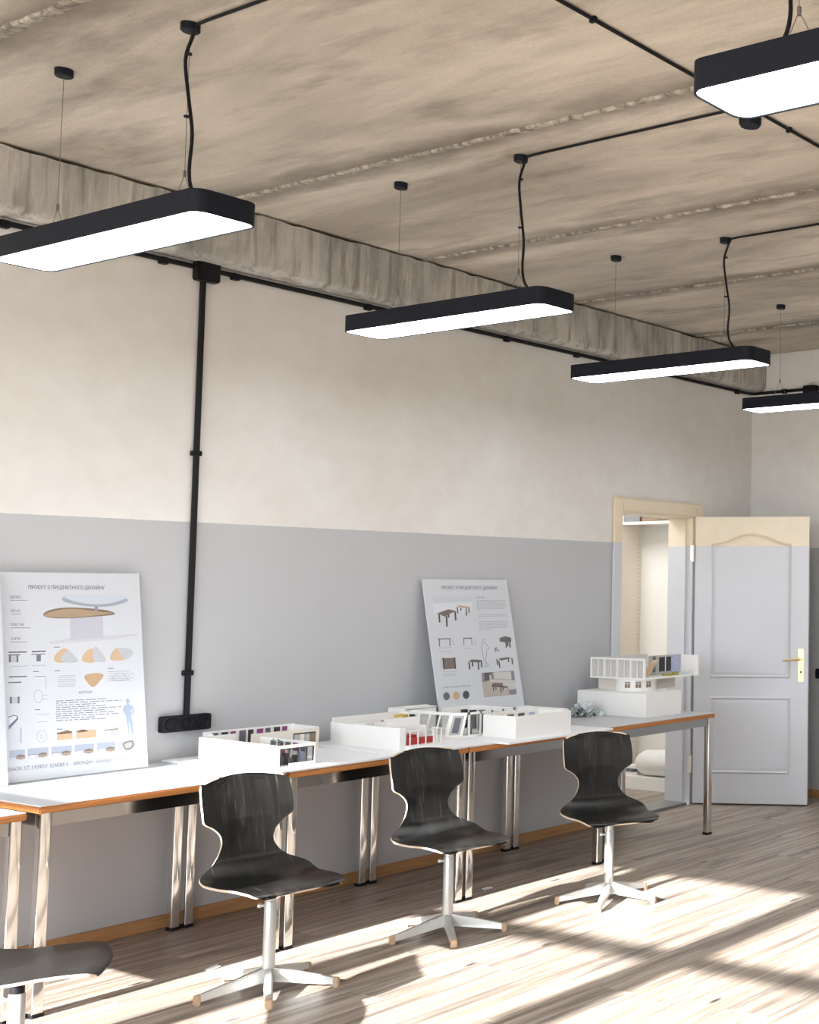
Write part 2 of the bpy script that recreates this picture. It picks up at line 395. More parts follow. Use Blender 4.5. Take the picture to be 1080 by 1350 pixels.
# local: x along leaf, -y = face towards camera
TH = .02
def arch(x0, x1, zb, zt, rise, n=16):
    pts = [(x0, zb), (x1, zb), (x1, zt)]
    for k in range(1, n):
        u = 1-k/n; pts.append((x0+(x1-x0)*u, zt+rise*(.5-.5*math.cos(2*PI*u))))
    pts.append((x0, zt)); return pts
lf = MB().box((0, -TH, .012), (DWID, TH, DH)); leaf = lf.build('door_leaf', 'door_paint', door, bevel=.002)
def ring(mb, P, Q, yo, yi):
    n = len(mb.v); k = len(P)
    mb.v += [(p[0], yo, p[1]) for p in P]+[(p[0], yi, p[1]) for p in Q]
    for i in range(k): j = (i+1) % k; mb.face([n+i, n+j, n+k+j, n+k+i])
def panel(name, P0, shrink):
    cx = sum(p[0] for p in P0)/len(P0); cz = (min(p[1] for p in P0)+max(p[1] for p in P0))/2
    hx = max(p[0] for p in P0)-cx; hz = max(p[1] for p in P0)-cz
    def sc(d): return [(cx+(p[0]-cx)*(hx-d)/hx, cz+(p[1]-cz)*(hz-d)/hz) for p in P0]
    for sgn in (-1, 1):
        mb = MB(); y = sgn*TH
        ring(mb, sc(0), sc(.010), y+sgn*.0005, y+sgn*.011); ring(mb, sc(.010), sc(.022), y+sgn*.011, y+sgn*.001)
        ring(mb, sc(.022), sc(.040), y+sgn*.001, y+sgn*.006)
        mb.poly([(p[0], y+sgn*.006, p[1]) for p in sc(.040)])
        mb.build(name, 'door_paint', leaf, smooth=True)
panel('door_panel', arch(.115, .69, .885, 1.83, .075), 0)
panel('door_panel', arch(.115, .69, .22, .755, 0, 4), 0)
for sgn in (-1, 1):
    hd = MB().box((.745, sgn*TH-.004, .862), (.785, sgn*TH+.004, 1.092)); plate = hd.build('handle_plate', 'brass', leaf, bevel=.003)
    hl = MB(); hl.tube([(.765, sgn*TH, 1.02), (.765, sgn*(TH+.04), 1.02)], .009); hl.tube([(.765, sgn*(TH+.042), 1.02), (.73, sgn*(TH+.046), 1.022), (.66, sgn*(TH+.044), 1.012), (.645, sgn*(TH+.042), 1.014)], [.009, .009, .007, .006])
    hl.build('door_handle', 'brass', leaf, smooth=True)
    MB().tube([(.765, sgn*(TH+.003), .93), (.765, sgn*(TH+.0055), .93)], .008).build('keyhole', 'dark_item', leaf)
for z in (1.70, .22):
    hg = MB().tube([(-.012, -TH-.004, z), (-.012, -TH-.004, z+.12)], .007); hg.box((-.034, -TH-.006, z+.005), (-.014, -TH-.003, z+.115))
    hg.build('hinge', 'hinge_metal', door, smooth=True)

# ------------------------------------------------------------------ store room behind the doorway
S(MB().box((5.4, YL+.2, -.12), (9.2, 8.4, 0)).build('floor_store', 'floor_wood'), 'wood floor of the room behind the doorway')
rw = MB(); rw.box((5.3, YL+.2, 0), (5.4, 8.4, 2.7)); rw.box((9.1, YL+.2, 0), (9.2, 8.4, 2.7)); rw.box((5.4, 8.3, 0), (9.1, 8.4, 2.7))
S(rw.build('wall_store', 'white_wall')); S(MB().box((5.3, YL+.2, 2.7), (9.2, 8.4, 2.8)).build('ceiling_store', 'white_wall'))
sl = thing('store_fill_light', 'added square light panel brightening the room behind the doorway', 'lamp', (6.5, 6.7, 2.7))  # unseen panel added to brighten the room beyond the doorway
MB().box((-.42, -.42, -.05), (.42, .42, 0)).build('housing', 'white_wall', sl, bevel=.01); MB().box((-.39, -.39, -.056), (.39, .39, -.05)).build('diffuser', 'store_fill_glow', sl)
SX, SY0, SY1 = 7.30, 5.98, 6.66
sh = thing('bookcase', 'tall empty white bookcase seen through the doorway', 'bookcase', (SX, SY0, 0))
dpt = .25; wdt = SY1-SY0
MB().box((0, wdt-.018, 0), (dpt, wdt, 2.02)).build('side_panel', 'shelf_cream', sh); MB().box((0, 0, 0), (dpt, .018, 2.02)).build('side_panel', 'shelf_cream', sh)
MB().box((dpt-.008, .018, 0), (dpt, wdt-.018, 2.02)).build('back_panel', 'shelf_white', sh)
MB().box((0, .018, 2.0), (dpt-.008, wdt-.018, 2.02)).build('top_panel', 'shelf_white', sh)
MB().box((0, .018, .075), (dpt-.008, wdt-.018, .093)).build('bottom_shelf', 'shelf_white', sh); MB().box((.0, .018, 0), (.016, wdt-.018, .075)).build('plinth', 'shelf_white', sh)
ph = MB()
for k in range(56):
    z = .16+k*.032; ph.tube([(dpt-.035, wdt-.0185, z), (dpt-.035, wdt-.0179, z)], .0035, 6)
ph.build('pin_hole', 'dark_item', sh, kind='stuff')
rl = MB(); n = 24; axis0 = Vector((SX+.10, 6.10, .205)); 
rl.tube([(0, -.06, 0), (0, .0, 0), (0, .36, -.015), (.02, .40, -.02)], [.10, .105, .098, .08], 24)
ro = rl.build('paper_roll', 'paper_roll', smooth=True); ro.location = (SX+.115, 6.08, .2)
ro['label'] = 'thick roll of white paper lying on the bookcase bottom shelf'; ro['category'] = 'roll'
for k, (dz, ang, mt) in enumerate(((.093, .2, 'card_white'), (.118, -.25, 'grey_box'), (.138, .1, 'card_white'))):
    M = Matrix.Rotation(ang, 4, 'Z')
    o = MB().box((-.07, -.05, 0), (.07, .05, .022), M=M).build('small_box', mt, bevel=.002); o.location = (SX+.13, 6.565, dz+.0005*k)
    o['label'] = ('lowest flat white carton beside the paper roll', 'grey carton between two white ones beside the paper roll', 'topmost flat white carton beside the paper roll')[k]; o['category'] = 'box'; o['group'] = 'cartons beside the paper roll'
for k, (yy, mt, lb) in enumerate(((6.54, 'grey_box', 'grey box on top of the bookcase'), (6.36, 'brown_box', 'brown box on top of the bookcase'))):
    o = MB().box((-.09, -.08, 0), (.09, .08, .10)).build('storage_box', mt, bevel=.003); o.location = (SX+.10, yy, 2.0205); o['label'] = lb; o['category'] = 'box'

# ------------------------------------------------------------------ wall wiring
CZ = 2.99
cd = thing('wall_conduit', 'long black cable conduit running under the concrete beam', 'conduit', (XW, YL, CZ))
MB().tube([(.02, -.014, 0), (XB-XW-.09, -.014, 0), (XB-XW-.05, -.02, 0), (XB-XW-.025, -.045, 0), (XB-XW-.016, -.10, .002), (XB-XW-.016, -1.6, .002)], .012, 8).build('pipe', 'black_plastic', cd, smooth=True)
for px, py in ((5, 296), (112, 321), (215, 345), (310, 363), (485, 404), (668, 449), (760, 470), (972, 518)):
    X = ony(px, py, YL-.014).x-XW
    MB().box((X-.018, -.032, -.022), (X+.018, 0, .010)).build('clip', 'black_plastic', cd, bevel=.003)
MB().box((XB-XW-.034, -.33, -.016), (XB-XW, -.295, .018)).build('clip', 'black_plastic', cd, bevel=.003)
def jbox(loc, sx, sy, sz, lab):
    t = thing('junction_box', lab, 'junction box', loc, 0, 'wall junction boxes')
    MB().box((-sx/2, -sy/2, -sz/2), (sx/2, sy/2, sz/2)).build('box', 'black_plastic', t, bevel=.006)
    return t
jbox((3.407, YL-.028, 2.975), .105, .056, .095, 'black junction box where the vertical conduit meets the horizontal one')
jbox((XB-.028, 5.125, 2.965), .056, .11, .10, 'black junction box on the white end wall')
vc = thing('vertical_conduit', 'black conduit dropping down the wall to the sockets', 'conduit', (3.40, YL, .93))
MB().tube([(0, -.014, 0), (0, -.014, 2.0)], .0135, 8).build('pipe', 'black_plastic', vc, smooth=True)
for z in (1.198, .195): MB().box((-.024, -.032, z-.012), (.018, 0, z+.012)).build('clip', 'black_plastic', vc, bevel=.003)
sk = thing('power_socket', 'black triple wall socket above the tables', 'socket', (3.395, YL, .90))
MB().prism(rrect(-.112, -.036, .112, .036, .010), 0, .03).build('frame', 'black_plastic', sk)
sk.children[0].rotation_euler = (PI/2, 0, 0)
for k in (-1, 0, 1):
    ins = MB(); n = 24
    pr = [(.026, -.031), (.024, -.036), (.021, -.034), (.019, -.028), (0.0, -.027)]
    for r_, yy in pr:
        for i in range(n): a = 2*PI*i/n; ins.v.append((k*.073+r_*math.cos(a), yy, r_*math.sin(a)))
    for q in range(len(pr)-1):
        for i in range(n): j = (i+1) % n; ins.face([q*n+i, q*n+j, q*n+n+j, q*n+n+i])
    so = ins.build('socket_insert', 'housing_black', sk, smooth=True)
    for sx in (-1, 1): MB().tube([(k*.073+sx*.009, -.0262, 0), (k*.073+sx*.009, -.0278, 0)], .0026, 8).build('pin_hole', 'void_dark', so)
sw = thing('light_switch', 'black switch on the end wall beside the open door', 'switch', (XB, 5.03, .895))
MB().box((-.025, -.04, -.036), (0, .04, .036)).build('plate', 'black_plastic', sw, bevel=.005); MB().box((-.031, -.025, -.025), (-.025, .025, .025)).build('rocker', 'housing_black', sw, bevel=.002)

# ceiling wiring
cc = thing('ceiling_conduit', 'straight black cable crossing the concrete ceiling slabs', 'cable', (0, 2.705, ZC))
MB().tube([(XW+.02, 0, -.008), (XB-.02, 0, -.008)], .0065, 6).build('cable', 'black_plastic', cc, smooth=True)
for k in range(16):
    X = -.9+k*.53; MB().box((X-.006, -.011, -.018), (X+.006, .011, 0)).build('clip', 'black_plastic', cc)
rb = thing('ceiling_sensor', 'round black junction box on the ceiling cable', 'junction box', (3.715, 2.775, ZC))
MB().tube([(0, 0, 0), (0, 0, -.024), (0, 0, -.034)], [.042, .042, .036], 24).build('body', 'housing_black', rb, smooth=True)

# ------------------------------------------------------------------ pendant lamps
LZ0, LZ1, LL, LW = 2.63, 2.70, 1.2, .205
def pendant(x, yc, label, cord_end, cordwob):
    t = thing('pendant_lamp', label, 'lamp', (x, yc, LZ0), 0, 'linear pendant lamps')
    hb = MB(); P = rrect(-LW/2, -LL/2, LW/2, LL/2, .045, 8); Q = rrect(-LW/2+.006, -LL/2+.006, LW/2-.006, LL/2-.006, .040, 8); k = len(P)
    hb.v += [(p[0], p[1], LZ1-LZ0) for p in P]+[(p[0], p[1], 0) for p in P]+[(p[0], p[1], 0) for p in Q]+[(p[0], p[1], .008) for p in Q]
    hb.face(list(range(k)))
    for lv in range(3):
        for i in range(k): j = (i+1) % k; hb.face([lv*k+i, lv*k+j, lv*k+k+j, lv*k+k+i])
    hb.build('housing', 'housing_black', t, smooth=True)
    df = MB().prism(Q, .003, .006); df.build('diffuser', 'diffuser_light', t)
    H = ZC-LZ0
    for s in (-1, 1):
        yy = s*.364
        c = MB(); c.tube([(0, yy, H), (0, yy, H-.022), (0, yy, H-.026)], [.028, .028, .024], 20); c.build('canopy', 'housing_black', t, smooth=True)
        wr = MB(); wr.tube([(0, yy, H-.02), (0, yy, .175)], .0011, 5)
        for q in (-1, 1): wr.tube([(0, yy, .175), (0, yy+q*.055, LZ1-LZ0)], .0011, 5)
        wr.build('suspension_wire', 'wire', t)
        MB().tube([(0, yy, .185), (0, yy, .165)], .005, 8).build('wire_gripper', 'wire', t)
        for q in (-1, 1): MB().tube([(0, yy+q*.055, LZ1-LZ0), (0, yy+q*.055, LZ1-LZ0+.008)], .006, 8).build('wire_anchor', 'wire', t)
    y0 = -.364-.035
    pth = [(0, cord_end-yc, H-.007), (0, (cord_end-yc+y0)/2, H-.007), (.0, y0-.05, H-.007), (0, y0+.002, H-.02), (-.004, y0+.016, H-.05), (-.012, y0+.022+cordwob, H-.12),
           (-.006, y0+.020, H-.24), (-.002, y0+.012-cordwob, H-.36), (0, y0+.012, H-.47), (0, y0-.005, .12), (0, y0-.055, LZ1-LZ0)]
    sm = []
    for i in range(len(pth)-1):
        p0, p1, p2, p3 = [Vector(pth[max(0, min(len(pth)-1, i+d))]) for d in (-1, 0, 1, 2)]
        for u in ((0, .25, .5, .75) if i > 1 else (0,)):
            sm.append(.5*((2*p1)+(p2-p0)*u+(2*p0-5*p1+4*p2-p3)*u*u+(3*p1-p0-3*p2+p3)*u**3) if i > 1 else p1)
    sm.append(Vector(pth[-1]))
    cdm = MB().tube(sm, .0052, 8).build('power_cord', 'black_plastic', t, smooth=True)
    for z in (H-.10, H-.30): MB().tube([(-.009, y0+.021, z), (-.009, y0+.021, z-.006)], .0085, 8).build('cable_tie', 'black_plastic', cdm)
    return t
pendant(2.244, 4.222, 'black linear pendant lamp hanging over the table with the pebble-table poster', 2.71, .012)
pendant(3.608, 4.22, 'black linear pendant lamp next along the beam after the conduit junction box', 2.71, .006)
pendant(4.972, 4.225, 'black linear pendant lamp hanging between the stool poster and the doorway', 2.71, .010)
pendant(6.336, 4.115, 'black linear pendant lamp in front of the white end wall', 2.71, .004)
pendant(2.244, 1.18, 'black linear pendant lamp beside the straight ceiling cable, away from the beam', 2*1.18-2.70, .01).rotation_euler = (0, 0, PI)
pendant(3.608, 1.18, 'black linear pendant lamp in the row away from the beam, second from the windows', 2*1.18-2.70, .01).rotation_euler = (0, 0, PI)
pendant(4.972, 1.18, 'black linear pendant lamp in the row away from the beam, third from the windows', 2*1.18-2.70, .01).rotation_euler = (0, 0, PI)
pendant(6.336, 1.18, 'black linear pendant lamp in the row away from the beam, closest to the end wall', 2*1.18-2.70, .01).rotation_euler = (0, 0, PI)

# ------------------------------------------------------------------ tables
TZ, TY0, TY1 = .74, 4.872, 5.632
def table(x0, x1, label, tz=TZ, y0=TY0, y1=TY1):
    t = thing('work_table', label, 'table', (x0, y0, 0), 0, 'tables in a row along the wall'); L = x1-x0; D = y1-y0
    top = MB().box((.003, .003, tz-.004), (L-.003, D-.003, tz)).build('tabletop', 'laminate', t, bevel=.001, bseg=1)
    MB().box((0, 0, tz-.028), (L, D, tz-.004)).build('edge_band', 'ply_edge', top, bevel=.004)
    for sx in (0, 1):
        for sy in (0, 1):
            ax = .008 if sx == 0 else L-.008-.040; ay = .010 if sy == 0 else D-.010-.040
            lg = MB().prism(rrect(ax, ay, ax+.040, ay+.040, .006, 3), .012, tz-.028).build('leg', 'chrome', t, smooth=True)
            MB().prism(rrect(ax-.002, ay-.002, ax+.042, ay+.042, .006, 3), 0, .014).build('foot_cap', 'black_plastic', lg)
    for ya in (.018, D-.018-.024):
        MB().box((.048, ya, tz-.078), (L-.048, ya+.024, tz-.029)).build('rail', 'steel_rail', t, bevel=.002)
    for xa in (.018, L-.018-.024):
        MB().box((xa, .048, tz-.078), (xa+.024, D-.048, tz-.029)).build('rail', 'steel_rail', t, bevel=.002)
    return t
table(1.43, 2.385, 'slightly lower chrome-legged table next to the pebble-table poster table', .722, 4.89, 5.64)
table(2.415, 3.365, 'chrome-legged table carrying the poster of the pebble-shaped table')
table(3.37, 4.315, 'chrome-legged table under the glazed white room model')
table(4.32, 5.275, 'chrome-legged table carrying the stool poster and cardboard house models')
table(5.28, 6.235, 'grey-topped chrome-legged table standing in front of the doorway', TZ+.002)

# ------------------------------------------------------------------ chairs
PROF = [(.230, -.015, .130), (.217, -.009, .166), (.178, -.002, .183), (.09, -.003, .190), (-.01, -.010, .199), (-.085, -.005, .212), (-.126, .014, .200),
        (-.160, .050, .142), (-.174, .088, .110), (-.183, .122, .100), (-.189, .155, .107), (-.193, .185, .135), (-.196, .206, .168), (-.203, .228, .175), (-.222, .29, .176),
        (-.240, .34, .171), (-.248, .360, .162), (-.252, .372, .135)]
SEAT_Z = .415
def chair(loc, front, arm0, label, upper='base_metal', seat_z=SEAT_Z):
    """front: direction the seat faces, degrees; arm0: direction of the first base arm"""
    t = thing('swivel_chair', label, 'chair', (loc[0], loc[1], 0), 0, 'black plywood swivel chairs')
    rows = []
    n = len(PROF); sub = 4
    for i in range(n-1):
        P = [Vector(PROF[max(0, min(n-1, i+d))]) for d in (-1, 0, 1, 2)]
        for k in range(sub):
            u = k/sub; rows.append(.5*((2*P[1])+(P[2]-P[0])*u+(2*P[0]-5*P[1]+4*P[2]-P[3])*u*u+(3*P[1]-P[0]-3*P[2]+P[3])*u**3))
    rows.append(Vector(PROF[-1]))
    NU = 18; nr = len(rows); grid = []
    for ri, (d, z, hw) in enumerate(rows):
        tt = ri/(nr-1); line = []
        bk = max(0, min(1, (z-.10)/.14)) if d < -.1 else 0
        for k in range(NU+1):
            u = 2*k/NU-1
            dd = d+.034*bk*u*u-(.022*u*u if ri < 9 else 0)*(1-ri/9 if ri < 9 else 0)
            zz = z+u*u*(-.008+.016*min(1, ri/22))*max(0, 1-max(0, z)/.05)-(.012*bk*u*u if tt > .9 else 0)
            line.append(Vector((dd, u*hw, zz+seat_z)))
        grid.append(line)
    mb = MB(); TK = .0085
    for side in (1, -1):
        for ri in range(nr):
            for k in range(NU+1):
                a = grid[min(nr-1, ri+1)][k]-grid[max(0, ri-1)][k]; b = grid[ri][min(NU, k+1)]-grid[ri][max(0, k-1)]
                nn = a.cross(b).normalized()
                if nn.z < -.2 or (abs(nn.z) <= .2 and nn.x < 0): nn = -nn
                mb.v.append(tuple(grid[ri][k]+nn*side*TK/2))
    K = nr*(NU+1)
    for side in (0, 1):
        for ri in range(nr-1):
            for k in range(NU):
                q = [side*K+ri*(NU+1)+k, side*K+ri*(NU+1)+k+1, side*K+(ri+1)*(NU+1)+k+1, side*K+(ri+1)*(NU+1)+k]; mb.face(q, 0)
    bd = [(0, k) for k in range(NU)]+[(r_, NU) for r_ in range(nr-1)]+[(nr-1, k) for k in range(NU, 0, -1)]+[(r_, 0) for r_ in range(nr-1, 0, -1)]
    ids = [r_*(NU+1)+k for r_, k in bd]
    for i in range(len(ids)): a, b = ids[i], ids[(i+1) % len(ids)]; mb.face([a, b, K+b, K+a], 1)
    shell = mb.build('shell', ['shell_black', 'shell_edge'], t, smooth=True); shell.rotation_euler = (0, 0, math.radians(front))
    shell['label'] = 'black plywood seat and back in one curved piece with pale edge'
    ca, sa = math.cos(math.radians(front)), math.sin(math.radians(front))
    MB().box((-.06, -.05, seat_z-.026), (.06, .05, seat_z-.014)).build('seat_plate', 'base_metal', t, bevel=.003).rotation_euler = (0, 0, math.radians(front))
    ped = MB(); ped.tube([(0, 0, .03), (0, 0, .33), (0, 0, .335)], [.0225, .0215, .019], 20).build('lower_column', 'base_metal', t, smooth=True)
    MB().tube([(0, 0, .33), (0, 0, seat_z-.02)], .0185, 20).build('upper_column', upper, t, smooth=True)
    kn = MB(); kd = Vector((-.6, .8, 0)).normalized(); kn.tube([Vector((0, 0, .315))+kd*.018, Vector((0, 0, .315))+kd*.034], .005, 8); kn.tube([Vector((0, 0, .315))+kd*.034, Vector((0, 0, .315))+kd*.044], .009, 10)
    kn.build('height_knob', 'base_metal', t, smooth=True)
    for k in range(5):
        an = math.radians(arm0+72*k); c, s = math.cos(an), math.sin(an)
        def P(r, o, z): return (r*c-o*s, r*s+o*c, z)
        am = MB().hexa([P(.012, -.017, .036), P(.235, -.014, .012), P(.235, .014, .012), P(.012, .017, .036), P(.012, -.012, .088), P(.235, -.010, .036), P(.235, .010, .036), P(.012, .012, .088)])
        arm = am.build('base_arm', 'base_metal', t, bevel=.003)
        MB().hexa([P(.232, -.016, 0), P(.252, -.014, 0), P(.252, .014, 0), P(.232, .016, 0), P(.232, -.012, .038), P(.252, -.010, .034), P(.252, .010, .034), P(.232, .012, .038)]).build('foot_glide', 'glide_tan', arm, bevel=.003)
    return t
chair((1.988, 4.088), -34, 10, 'black plywood swivel chair turned sideways by the slightly lower table', 'black_plastic')
chair((3.025, 4.46), 265, 21, 'black plywood swivel chair by the pebble-table poster, half in sun')
chair((3.89, 4.50), 262, 20, 'black plywood swivel chair between the two model tables, base in shade')
chair((4.685, 4.30), 242, -4, 'black plywood swivel chair next to the doorway table, sunlit white base')

# ------------------------------------------------------------------ poster boards
BW, BH, BT = .594, .841, .010
def poster_board(xr_top, ytop, ybot, label, dx=0.0, xw=BW, zb=TZ+.002):
    """foam board leaning on the wall; local x right, z up the board, front at y=0"""
    lean = math.asin((ytop-ybot)/BH)
    t = thing('poster_board', label, 'poster', (xr_top-xw, ybot, zb))
    t.rotation_euler = (-lean, 0, 0)
    t.matrix_world = Matrix.Translation(t.location) @ Matrix.Rotation(-lean, 4, 'X')
    MB().box((0, 0, 0), (xw, BT, BH)).build('panel', 'board_face', t)
    return t, Matrix.Translation((xr_top-xw, ybot, zb)) @ Matrix.Rotation(-lean, 4, 'X')
class Printer:
    def __init__(s, t, M): s.t = t; s.M = M; s.inv = M.inverted(); s.k = 0
    def P(s, px, py, lift=.0004):
        d = (s.inv.to_3x3() @ ray(px, py)); o = s.inv @ EYE
        q = o+d*(-o.y/d.y); return Vector((q.x, -lift, q.z))
    def shape(s, name, polys, col, lift=.0004):
        mb = MB()
        for pl in polys: mb.poly([s.P(x, y, lift) for x, y in pl])
        return mb.build(name, ink(col), s.t)
    def smooth(s, pts, n=5):
        out = []; k = len(pts)
        for i in range(k):
            p0, p1, p2, p3 = [Vector(pts[(i+d) % k]) for d in (-1, 0, 1, 2)]
            for q in range(n):
                u = q/n; out.append(tuple(.5*((2*p1)+(p2-p0)*u+(2*p0-5*p1+4*p2-p3)*u*u+(3*p1-p0-3*p2+p3)*u**3)))
        return out
    def line(s, a, b, wpx):
        d = Vector((b[0]-a[0], b[1]-a[1])); nrm = Vector((-d.y, d.x)).normalized()*wpx/2
        return [(a[0]+nrm.x, a[1]+nrm.y), (b[0]+nrm.x, b[1]+nrm.y), (b[0]-nrm.x, b[1]-nrm.y), (a[0]-nrm.x, a[1]-nrm.y)]
    def lines(s, name, segs, col, wpx=.4, lift=.0006): return s.shape(name, [s.line(a, b, wpx) for a, b in segs], col, lift)
    def text(s, body, a, b, hpx, col, bold=.0):
        """text whose baseline runs from pixel a to pixel b, cap height hpx"""
        cu = bpy.data.curves.new('lettering', 'FONT'); cu.body = body; cu.resolution_u = 2; cu.offset = bold
        o = bpy.data.objects.new('lettering', cu); COL.objects.link(o)
        bpy.context.view_layer.update()
        me = bpy.data.meshes.new_from_object(o.evaluated_get(bpy.context.evaluated_depsgraph_get()))
        bpy.data.objects.remove(o)
        if not me.vertices: return
        xs_ = [v.co.x for v in me.vertices]; x0, x1 = min(xs_), max(xs_)
        A, B, C = s.P(*a, .0008), s.P(*b, .0008), s.P(a[0], a[1]-hpx, .0008)
        up = Vector((0, 0, (C-A).length))
        for v in me.vertices:
            u = (v.co.x-x0)/(x1-x0); v.co = A+(B-A)*u+up*(v.co.y/.70)
        me.materials.clear(); me.materials.append(ink(col))
        ob = bpy.data.objects.new('printed_lettering', me); COL.objects.link(ob); ob.parent = s.t
        return ob
    def para(s, a, b, rows, dy, col, seed, wpx=.9, ends=None):
        """body copy too small to read: rows of word-length dashes"""
        rr = random.Random(seed); pl = []
        for r_ in range(rows):
            u = 0; end = ends[r_] if ends else rr.uniform(.75, 1)
            while u < end:
                ln = rr.uniform(.04, .16); e = min(end, u+ln)
                p = (a[0]+(b[0]-a[0])*u, a[1]+(b[1]-a[1])*u+dy*r_); q = (a[0]+(b[0]-a[0])*e, a[1]+(b[1]-a[1])*e+dy*r_)
                pl.append(s.line(p, q, wpx)); u = e+.025
        return s.shape('printed_text_block', pl, col, .0006)
INK = (.10, .10, .13); GRY = (.16, .17, .21); LGT = (.30, .32, .37)
b1, M1 = poster_board(3.158, 5.652, 5.525, 'white poster board showing a pebble-shaped table in wood and stone')
p = Printer(b1, M1)
def a1(x, y): return (x/4.5, 740+y/4.5)                 # readings taken from an enlarged view of the photograph
p.text('ПРОЄКТ З ПРЕДМЕТНОГО ДИЗАЙНУ', a1(168, 164), a1(620, 168), 22/4.5, INK)
for tx, y, x1 in (('ДЕРЕВО', 220, 125), ('МЕТАЛ', 302, 117), ('ПЛАСТИК', 384, 143), ('КОРОК', 467, 122)):
    x0 = 60+(y-220)*.025; p.text(tx, a1(x0, y), a1(x1, y), 15/4.5, GRY)
    p.lines('printed_caption', [(a1(x0, y+11), a1(x1+(38 if y < 300 or y > 340 else 8), y+11))], LGT, .9)
def sm(pts): return p.smooth([a1(*q) for q in pts], 5)
p.shape('printed_picture', [[a1(280, 480), a1(415, 455), a1(820, 430), a1(810, 440), a1(640, 468), a1(300, 490)]], (.54, .555, .60), .0003)
p.shape('printed_picture', [[a1(415, 335), a1(610, 325), a1(613, 455), a1(418, 466)]], (.50, .50, .57), .0005)
p.shape('printed_picture', [sm([(255, 318), (300, 288), (420, 274), (600, 286), (672, 303), (668, 318), (560, 328), (420, 338), (300, 335)])], (.20, .15, .10), .0008)
p.shape('printed_picture', [sm([(258, 320), (320, 294), (430, 282), (600, 300), (665, 308), (560, 322), (420, 334), (300, 330)])], (.40, .29, .19), .0010)
p.shape('printed_picture', [[a1(560, 268), a1(580, 268), a1(580, 298), a1(560, 298)]], (.25, .26, .33), .0012)
p.shape('printed_picture', [sm([(376, 214), (450, 206), (700, 204), (750, 222), (748, 242), (660, 266), (560, 270), (450, 258), (378, 238)])], (.34, .37, .44), .0012)
p.shape('printed_picture', [sm([(378, 210), (450, 204), (700, 203), (750, 216), (660, 248), (560, 255), (450, 240)])], (.55, .60, .67), .0014)
WD = (.58, .41, .27); STN = (.48, .50, .54)
for w_, g_ in (([(325, 560), (375, 517), (410, 535), (395, 595), (330, 597)], [(358, 580), (400, 530), (440, 560), (462, 595), (400, 602)]),
               ([(490, 560), (535, 518), (570, 540), (560, 598), (495, 595)], [(550, 560), (565, 506), (600, 540), (628, 590), (570, 596)]),
               ([(656, 560), (690, 515), (740, 530), (745, 580), (665, 588)], [(700, 515), (770, 520), (790, 545), (750, 582), (722, 560)])):
    p.shape('printed_picture', [sm(w_)], WD, .0005); p.shape('printed_picture', [sm(g_)], STN, .0008)
p.shape('printed_picture', [sm([(502, 680), (550, 665), (605, 668), (608, 690), (555, 745), (515, 715)])], (.50, .34, .20), .0005)
dr = []
for k in range(7): dr.append((a1(340+abs(3-k)*2, 680+k*11), a1(452-abs(3-k)*2, 677+k*11)))
for k in range(5): dr.append((a1(640, 655+k*14), a1(775+(k % 2)*20, 650+k*14)))
for a, b in (((660, 700), (690, 665)), ((690, 665), (730, 668)), ((730, 668), (762, 700)), ((762, 700), (700, 708)), ((700, 708), (660, 700))): dr.append((a1(*a), a1(*b)))
p.lines('printed_drawing', dr, LGT, .5)
bars = [((50, 540), (158, 538), 1.6, INK), ((48, 556), (120, 554), 1.2, INK), ((188, 536), (270, 533), 1.6, INK), ((186, 552), (270, 550), 1.0, GRY), ((52, 686), (160, 683), 1.6, GRY), ((48, 720), (126, 717), 1.3, INK), ((204, 684), (270, 682), .9, LGT), ((270, 682), (273, 760), .6, LGT)]
for a, b, w_, c in bars: p.lines('printed_drawing', [(a1(*a), a1(*b))], c, w_)
for x0, y0, x1, y1, c in ((52, 560, 108, 600, STN), (52, 560, 64, 600, GRY), (98, 560, 108, 600, GRY), (216, 556, 242, 594, GRY), (224, 556, 234, 594, STN), (58, 805, 116, 845, STN), (58, 805, 70, 845, GRY), (104, 804, 116, 844, GRY), (117, 990, 130, 1080, (.48, .49, .60))):
    p.shape('printed_drawing', [[a1(x0, y0), a1(x1, y0-2), a1(x1, y1-2), a1(x0, y1)]], c, .0005+.0002*(c == GRY))
p.shape('printed_drawing', [[a1(50, 922), a1(80, 912), a1(106, 918), a1(106, 940), a1(52, 1000)]], (.16, .17, .27), .0004)
p.shape('printed_drawing', [[a1(51, 928), a1(80, 917), a1(100, 921), a1(98, 932), a1(52, 975)]], (.66, .68, .74), .0006)
def circ(c, rx, ry, n=20): return [(c[0]+rx*math.cos(2*PI*k/n), c[1]+ry*math.sin(2*PI*k/n)) for k in range(n)]
for c, rx, ry in (((247, 1040), 30, 34), ((247, 1040), 9, 11), ((226, 802), 24, 38)):
    q = circ(c, rx, ry); p.lines('printed_drawing', [(a1(*q[i]), a1(*q[(i+1) % 20])) for i in range(20)], LGT, .45)
p.lines('printed_drawing', [(a1(218, 910), a1(296, 905)), (a1(218, 955), a1(285, 950)), (a1(250, 795), a1(285, 792)), (a1(250, 820), a1(285, 816)), (a1(60, 625), a1(165, 620)), (a1(190, 620), a1(270, 616))], LGT, .5)
p.lines('printed_caption', [(a1(x, y), a1(x+34, y-1)) for x, y in ((320, 510), (322, 650), (640, 636), (196, 654), (205, 881), (336, 996))], GRY, .9)
p.text('АНОТАЦІЯ', a1(466, 786), a1(544, 781), 13/4.5, GRY)
p.para(a1(332, 829), a1(722, 811), 10, 12.9/4.5, (.20, .20, .24), 5, .85, [.8, 1, .6, .78, 1, .78, .88, .95, .62, .78])
